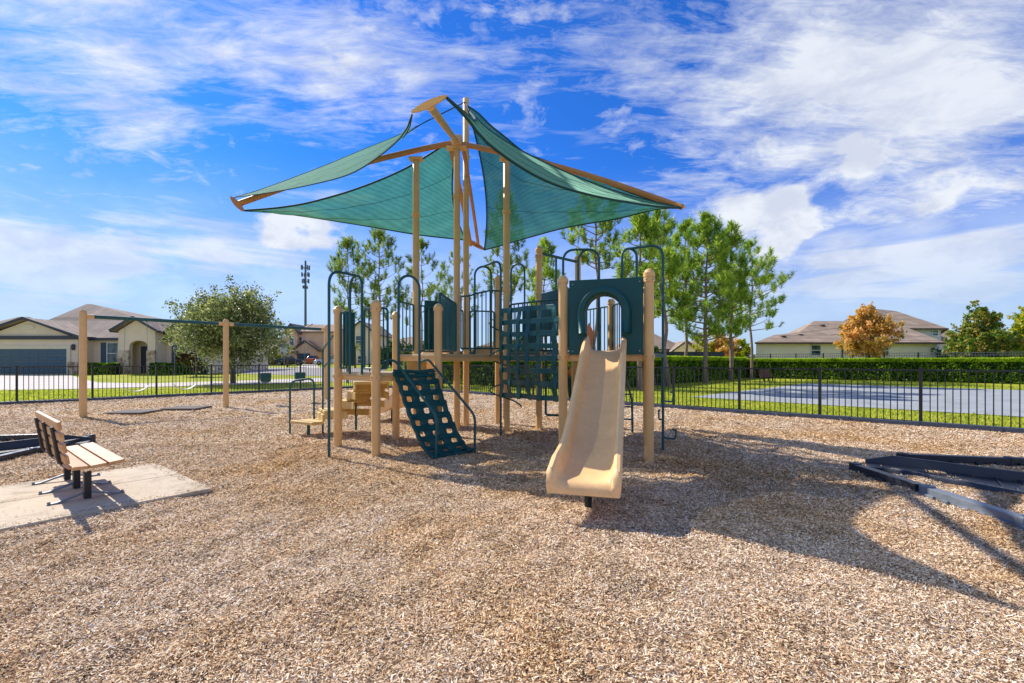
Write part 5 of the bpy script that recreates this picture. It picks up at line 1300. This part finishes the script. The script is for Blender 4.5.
def simple_house(Y, x0, x1, base, eave, apex, dep, kind, wall, roof, label, extras=None, ov=.4):
    X = lambda px: (px - 512) * Y / F; zz = lambda py: H + (HY - py) * Y / F
    r = empty('house', (X((x0 + x1) / 2), Y, base), label, 'house'); b = MB(); b.prism([(X(x0), Y), (X(x1), Y), (X(x1), Y + dep), (X(x0), Y + dep)], base - .4, zz(eave) - .05)
    if kind == 'gy': cx = X((x0 + x1) / 2); b.slab([(X(x0), Y + .02, zz(eave) - .05), (X(x1), Y + .02, zz(eave) - .05), (cx, Y + .02, zz(apex) - .1)], (0, .25, 0))
    if kind == 'gx':
        for xx in (X(x0), X(x1) - .25): b.slab([(xx, Y, zz(eave) - .05), (xx, Y + dep, zz(eave) - .05), (xx, Y + dep / 2, (zz(eave) + 2.0))], (.25, 0, 0))
    b.build('wall', M[wall], r); h = zz(apex) - zz(eave)
    hroof(X(x0), X(x1), Y, Y + dep, zz(eave), h, kind, r, M[roof], ov)
    if extras: extras(r, X, zz, Y)
    return r
tz = lambda Y: float(terrain(-20, Y))
simple_house(72, -60, 26, tz(72), 337, 313, 12, 'hip', 'stucco_tan', 'roof_grey', 'house roof rising behind the left end of the garage house')
def ex2(r, X, zz, Y):
    window(X(289.5), X(294.0), zz(346), zz(335), Y, r); window(X(298), X(302), zz(345), zz(337), Y, r)
    b = MB(); y2 = Y - 2.5; x0, x1 = X(299.5), X(323); b.prism([(x0, y2), (x1, y2), (x1, Y), (x0, Y)], tz(Y) - .4, zz(351)); b.slab([(x0, y2 + .02, zz(351)), (x1, y2 + .02, zz(351)), ((x0 + x1) / 2, y2 + .02, zz(342.5))], (0, .2, 0)); b.build('garage_wing', M['stucco_peach'], r)
    hroof(x0, x1, y2, Y + 2, zz(350.5), zz(341) - zz(350.5), 'gy', r, M['roof_brown'], .3); garage(X(303), X(316), tz(Y) - .1, zz(353.5), y2, r)
simple_house(85, 286, 297, tz(85), 333, 323.5, 12, 'gy', 'stucco_peach', 'roof_brown', 'narrow front gable of the peach house by the cell tower', lambda r, X, zz, Y: window(X(289.5), X(293.8), zz(346), zz(336), Y, r))
simple_house(86, 297, 338, tz(85), 331.5, 322, 12, 'gx', 'stucco_peach', 'roof_brown', 'two storey peach house with a small blue garage door under the cell tower', ex2)
def ex5(r, X, zz, Y): garage(X(247), X(256.5), tz(Y), zz(352), Y, r, 'door_brown'); window(X(239), X(243), zz(360), zz(354), Y, r); MB().box((X(204.5), Y - .1, 1.9), (1.0, .3, 2.6)).build('stone_facing', M['stone'], r); window(X(212), X(222), zz(360), zz(354), Y, r)
simple_house(72, 203, 262, tz(72), 350, 338, 11, 'hip', 'stucco_tan', 'roof_grey', 'low house half hidden behind the oak', ex5)
simple_house(92, 259, 287, tz(92), 349, 336, 12, 'hip', 'stucco_peach', 'roof_brown', 'brown roofed house between the oak and the peach house')
def ex7(r, X, zz, Y): window(X(356), X(361), zz(345), zz(336), Y, r); window(X(358), X(366), zz(363), zz(356), Y, r)
simple_house(80, 347, 374, tz(80), 334, 321, 12, 'gy', 'stucco_tan', 'roof_brown', 'tan house with a front gable behind the left deck', ex7)
simple_house(90, 376, 432, tz(90), 346, 335, 12, 'hip', 'stucco_tan', 'roof_brown', 'house with a low hipped roof behind the left canopy posts')
simple_house(80, 470, 545, 0, 350, 336, 12, 'hip', 'stucco_peach', 'roof_brown', 'house behind the woven strap wall')
def ex3(r, X, zz, Y):
    hroof(X(668), X(693), Y - 2, Y + 4, zz(352), zz(341.5) - zz(352), 'gy', r, M['roof_brown'], .3); b = MB(); b.slab([(X(668), Y - 1.9, zz(352)), (X(693), Y - 1.9, zz(352)), (X(680.5), Y - 1.9, zz(342.5))], (0, .2, 0)); b.prism([(X(668), Y - 1.9), (X(693), Y - 1.9), (X(693), Y), (X(668), Y)], -.2, zz(352)); b.build('gable_wing', M['stucco_tan'], r)
simple_house(62, 628, 684, 0, 349, 329, 12, 'hip', 'stucco_tan', 'roof_brown', 'brown roofed house behind the pines right of the slide post', ex3)
simple_house(74, 680, 742, 0, 350, 337.5, 11, 'hip', 'stucco_tan', 'roof_brown', 'brown roofed house farther back between the pine trunks')
# --- the big cream house on the right
def house_right():
    Y = 42.0; X = lambda px, y=Y: (px - 512) * y / F; zz = lambda py, y=Y: H + (HY - py) * y / F
    r = empty('house', (X(850), Y, 0), 'big cream house with a broad brown roof beyond the court hedge', 'house'); ze = zz(342.5)
    b = MB(); b.prism([(X(756), Y), (X(937), Y), (X(937), Y + 4), (X(925, Y + 12), Y + 14), (X(762, Y + 14), Y + 14)], -.3, ze - .05); b.build('wall', M['stucco_cream'], r)
    x0, x1 = X(752.5), X(941); zr = zz(321, Y + 7)
    V = [(x0, Y - .4, ze), (X(895), Y - .4, ze), (x1, Y - .4, ze), (x1, Y + 14.5, ze), (X(758, Y + 14.5), Y + 14.5, ze), (X(774, Y + 2.6), Y + 2.6, zz(335, Y + 2.6)), (X(800, Y + 3.6), Y + 3.6, zz(332, Y + 3.6)), (X(814, Y + 7), Y + 7, zr), (X(890, Y + 7), Y + 7, zr)]
    MB().add(V, [(0, 1, 6, 5), (1, 2, 8, 7, 6) if False else (1, 8, 7, 6), (1, 2, 8), (2, 3, 8), (3, 4, 7, 8), (4, 0, 5), (4, 5, 6), (4, 6, 7), (4, 3, 2, 1, 0)]).build('roof', M['roof_brown'], r)
    f = MB(); f.bar((x0, Y - .42, ze - .07), (x1, Y - .42, ze - .07), .08, .16); f.bar((x1, Y - .42, ze - .07), (x1, Y + 14, ze - .07), .08, .16); f.build('fascia', M['door_brown'], r)
    # upper storey
    y2 = Y + 7.5; xa, xb = X(828, y2), X(941, y2); za = zz(328.5, y2); b = MB(); b.prism([(xa, y2), (xb, y2), (X(925, y2 + 12), y2 + 12), (X(840, y2 + 12), y2 + 12)], 2.6, za); b.build('upper_wall', M['stucco_white'], r)
    yb = y2 + 12; ym = y2 + 6; ap = [(X(872, ym), ym, zz(308.5, ym)), (X(896, ym), ym, zz(311, ym))]
    V = [(xa - .4, y2 - .4, za), (xb + .4, y2 - .4, za), (X(938, yb), yb, za), (X(846, yb), yb, za)] + ap
    rf = MB().add(V, [(0, 1, 5, 4), (1, 2, 5), (2, 3, 4, 5), (3, 0, 4), (3, 2, 1, 0)]).build('roof', M['roof_brown'], r); f = MB(); f.bar((xa - .4, y2 - .42, za - .07), (xb + .4, y2 - .42, za - .07), .08, .16); f.bar((xb + .4, y2 - .4, za - .07), (V[2][0], yb, za - .07), .08, .16); f.build('fascia', M['door_brown'], rf)
    window(X(932, y2), X(937.5, y2), zz(335.5, y2), zz(330.5, y2), y2, r, trim='white_trim')
    window(X(811), X(820), zz(355), zz(345.5), Y, r); window(X(881), X(888), zz(355), zz(346), Y, r)
    m = MB(); m.tube([(X(842), Y - .09, 0), (X(842), Y - .09, ze - .1)], .06, 8); m.build('downpipe', M['door_brown'], r)
    for px, py, d_ in ((783, 337.5, 1.6), (822, 326.5, 5.2), (800, 336, 2.4)):
        MB().box((X(px, Y + d_), Y + d_, zz(py, Y + d_)), (.4, .4, .35)).build('roof_vent', M['door_brown'], r)
    # lanai end with tall panes
    b = MB(); b.prism([(X(937) + .02, Y + .6), (X(952), Y + 1.2), (X(952), Y + 5), (X(937) + .02, Y + 5)], -.3, ze - .08); b.build('porch_wall', M['stucco_white'], r)
    for a, c in ((940, 941.5), (943.5, 946.5), (947.5, 950.5)): MB().box(((X(a) + X(c)) / 2, Y + 1.0, 1.35), (X(c) - X(a), .3, 2.2)).build('tall_window', M['glass'], r)
    MB().box((X(804), Y - .5, .9), (.75, .7, 1.1)).lathe((X(804), Y - .5, 1.45), [(.3, 0), (.3, .05)], 14).build('air_conditioner', M['trim_dark'], r)
house_right()
simple_house(60, 938, 975, 0, 341, 327, 12, 'hip', 'stucco_tan', 'roof_brown', 'brown roof between the big house and the rusty tinged tree')
# low dark fence in front of the big house
def low_fence():
    dh = (HD - HC).normalized(); nh = Vector((-dh.y, dh.x, 0)) * 2.0; a = HC + nh; b = HD + nh; r = empty('low_fence', a, 'thin dark metal fence standing behind the court hedge', 'fence'); L_ = (b - a).length; d = (b - a).normalized(); n = int(L_ / 1.83)
    m = MB(); m.bar(Z(a, 1.98), Z(b, 1.98), .03, .035); m.bar(Z(a, 1.80), Z(b, 1.80), .03, .03)
    for i in range(int(L_ / .14)): q = a + d * (i * .14); m.bar(Z(q, .1), Z(q, 1.98), .014, .014)
    m.build('picket_panel', M['grey_metal'], r)
    for i in range(n + 1): q = a + d * (L_ * i / n); MB().box((q.x, q.y, 1.01), (.06, .06, 2.04)).build('post', M['black_metal'], r)
low_fence()
def board_fence():
    Y = 41; a = Vector(((446 - 512) * Y / F, Y, 0)); b = Vector(((724 - 512) * Y / F, Y, 0)); r = empty('board_fence', a, 'dark board fence rising just above the hedge behind the pines', 'fence'); L_ = b.x - a.x; n = int(L_ / 2.4)
    for i in range(n):
        x0 = a.x + L_ * i / n; x1 = a.x + L_ * (i + 1) / n; m = MB(); k = 14
        for j in range(k): xc = x0 + (x1 - x0) * (j + .5) / k; m.box((xc, Y, 1.14), ((x1 - x0) / k - .012, .03, 2.2))
        m.box(((x0 + x1) / 2, Y + .04, 2.1), (x1 - x0 - .02, .05, .1)); m.build('board_panel', M['black_plastic'], r); MB().box((x0, Y, 1.2), (.12, .12, 2.4)).build('post', M['black_plastic'], r)
board_fence()

# ------------------------------------------------------------------ cars, signs and the cell tower
M['car_dark'] = dirty('car_dark', lin((24, 30, 40)), .22, .05, 2, spec=.6); M['car_silver'] = dirty('car_silver', lin((186, 196, 206)), .25, .04, 2, metal=.3, spec=.6); M['car_orange'] = dirty('car_orange', lin((176, 92, 60)), .3, .05, 2)
M['tyre'] = dirty('tyre', (.015, .015, .016, 1), .8, .1, 4); M['car_glass'] = dirty('car_glass', lin((40, 52, 64)), .08, .05, 2, spec=.7); M['red_lamp'] = dirty('red_lamp', lin((150, 20, 18)), .3, .05, 4); M['lamp_glass'] = dirty('lamp_glass', lin((220, 225, 228)), .2, .05, 4)
def car(loc, rz, mat, label, L_=4.6, W=1.8, Ht=1.45):
    r = empty('parked_car', (0, 0, 0), label, 'car', 'cars parked across the street')
    top = [(-.5, .30), (-.5, .60), (-.485, .68), (-.33, .74), (.22, .72), (.42, .64), (.495, .52), (.5, .30)]
    secs = [(-.5, .86, .6), (-.49, .96, .72), (-.32, 1, .76), (-.1, 1, .74), (.15, 1, .73), (.38, .98, .66), (.47, .92, .56), (.5, .8, .46)]; vs = []; fs = []
    for x, w, h in secs:
        for y, z in ((-.46, .16), (-.5, .3), (-.5, h * .85), (-.44, h), (.44, h), (.5, h * .85), (.5, .3), (.46, .16)): vs.append((x * L_, y * W * w, z * Ht / 1.1))
    for i in range(len(secs) - 1):
        for k in range(8): fs.append((i * 8 + k, (i + 1) * 8 + k, (i + 1) * 8 + (k + 1) % 8, i * 8 + (k + 1) % 8))
    fs += [tuple(range(8)), tuple(reversed([56 + k for k in range(8)]))]
    b = MB().add(vs, fs).build('body', M[mat], r, smooth=True, bevel=.03)
    vs = []; fs = []
    cab = [(-.36, .68), (-.20, 1.08), (.06, 1.1), (.26, .70)]
    for x, z in cab:
        w = .44 if z < .8 else .36
        vs += [(x * L_, -w * W, z * Ht / 1.1), (x * L_, w * W, z * Ht / 1.1)]
    base = [(-.36, .60), (-.2, .60), (.06, .60), (.26, .60)]
    for x, z in base: vs += [(x * L_, -.44 * W, z * Ht / 1.1), (x * L_, .44 * W, z * Ht / 1.1)]
    fs = [(0, 1, 3, 2), (2, 3, 5, 4), (4, 5, 7, 6), (0, 2, 10, 8), (2, 4, 12, 10), (4, 6, 14, 12), (1, 9, 11, 3), (3, 11, 13, 5), (5, 13, 15, 7), (0, 8, 9, 1), (6, 7, 15, 14)]
    MB().add(vs, fs).build('window_glass', M['car_glass'], r, bevel=.02)
    MB().box((-.07 * L_, 0, 1.095 * Ht / 1.1), (.27 * L_, .72 * W, .04)).build('roof', M[mat], r, bevel=.015)
    for x in (-.31, .31):
        for y in (-.44, .44):
            w = MB(); w.tube([(x * L_, y * W - .1, .32), (x * L_, y * W + .1, .32)], .32, 18); wh = w.build('wheel', M['tyre'], r, smooth=True); MB().tube([(x * L_, y * W - .108, .32), (x * L_, y * W + .108, .32)], .19, 12).build('rim', M['grey_metal'], wh, smooth=True)
    for y in (-.36, .36): MB().box((.485 * L_, y * W, .62), (.12, .36, .13)).build('headlight', M['lamp_glass'], r); MB().box((-.497 * L_, y * W, .74), (.05, .34, .14)).build('tail_light', M['red_lamp'], r)
    r.location = loc; r.rotation_euler = (0, 0, rz); return r
car(((290 - 512) * 72 / F, 72, tz(72)), math.radians(14), 'car_dark', 'dark sedan parked across the street behind the stop sign', 4.3)
car(((328 - 512) * 76 / F, 76, tz(76)), math.radians(200), 'car_silver', 'silver car in front of the peach house, partly behind the climbing pole', 4.3)
car(((315.5 - 512) * 82 / F, 81.2, tz(81)), math.radians(96), 'car_orange', 'orange car on the driveway of the peach house', 3.8)
M['tower_grey'] = dirty('tower_grey', lin((84, 98, 104)), .6, .1, .3)
M['sign_back'] = dirty('sign_back', lin((180, 184, 186)), .45, .06, 5, metal=.3); M['sign_blue'] = dirty('sign_blue', lin((40, 96, 190)), .5, .05, 4)
p = Vector(((284.2 - 512) * 43 / F, 43, float(terrain(-20, 43)))); r = empty('stop_sign', p, 'back of a stop sign with a blue street name blade on top', 'road sign')
MB().tube([p, Z(p, H + 17.5 * 43 / F)], .035, 8).build('pole', M['grey_metal'], r)
c = Z(p, H + 10.5 * 43 / F); MB().slab([c + Vector((.4 * math.cos(math.radians(22.5 + 45 * k)), -.045, .4 * math.sin(math.radians(22.5 + 45 * k)))) for k in range(8)], (0, -.02, 0)).build('sign_plate', M['sign_back'], r)
c = Z(p, H + 16 * 43 / F); MB().box(c, (.86, .03, .22)).build('street_name_blade', M['sign_blue'], r, bevel=.01); MB().box((c.x, c.y, c.z + .25), (.03, .7, .2)).build('street_name_blade', M['sign_blue'], r, bevel=.01)
Yt = 250; p = Vector(((305.5 - 512) * Yt / F, Yt, float(terrain(-50, 150)))); r = empty('cell_tower', p, 'tall grey cell phone tower on the skyline', 'cell tower')
ht = H + (HY - 264.5) * Yt / F; MB().lathe(p, [(.75, -1), (.5, ht)], 12).build('mast', M['tower_grey'], r, smooth=True)
for k, py in enumerate((268, 275, 281.5, 287.5)):
    z = H + (HY - py) * Yt / F; m = MB(); R_ = (2.1, 1.9, 1.7, 1.4)[k]
    for j in range(3): a = 2.09 * j + .3 * k; m.bar((p.x, p.y, z), (p.x + R_ * math.cos(a), p.y + R_ * math.sin(a), z), .2, .2)
    for j in range(3):
        a = 2.09 * j + .3 * k; b = 2.09 * (j + 1) + .3 * k; m.bar((p.x + R_ * math.cos(a), p.y + R_ * math.sin(a), z), (p.x + R_ * math.cos(b), p.y + R_ * math.sin(b), z), .15, .15)
    for j in range(9):
        if (j + k) % 4 == 3: continue
        a = .7 * j + .2 * k; m.box((p.x + R_ * math.cos(a), p.y + R_ * math.sin(a), z + .2), (.55, .4, 2.3 if k < 3 else 1.5), a)
    m.build('antenna_ring', M['tower_grey'], r)
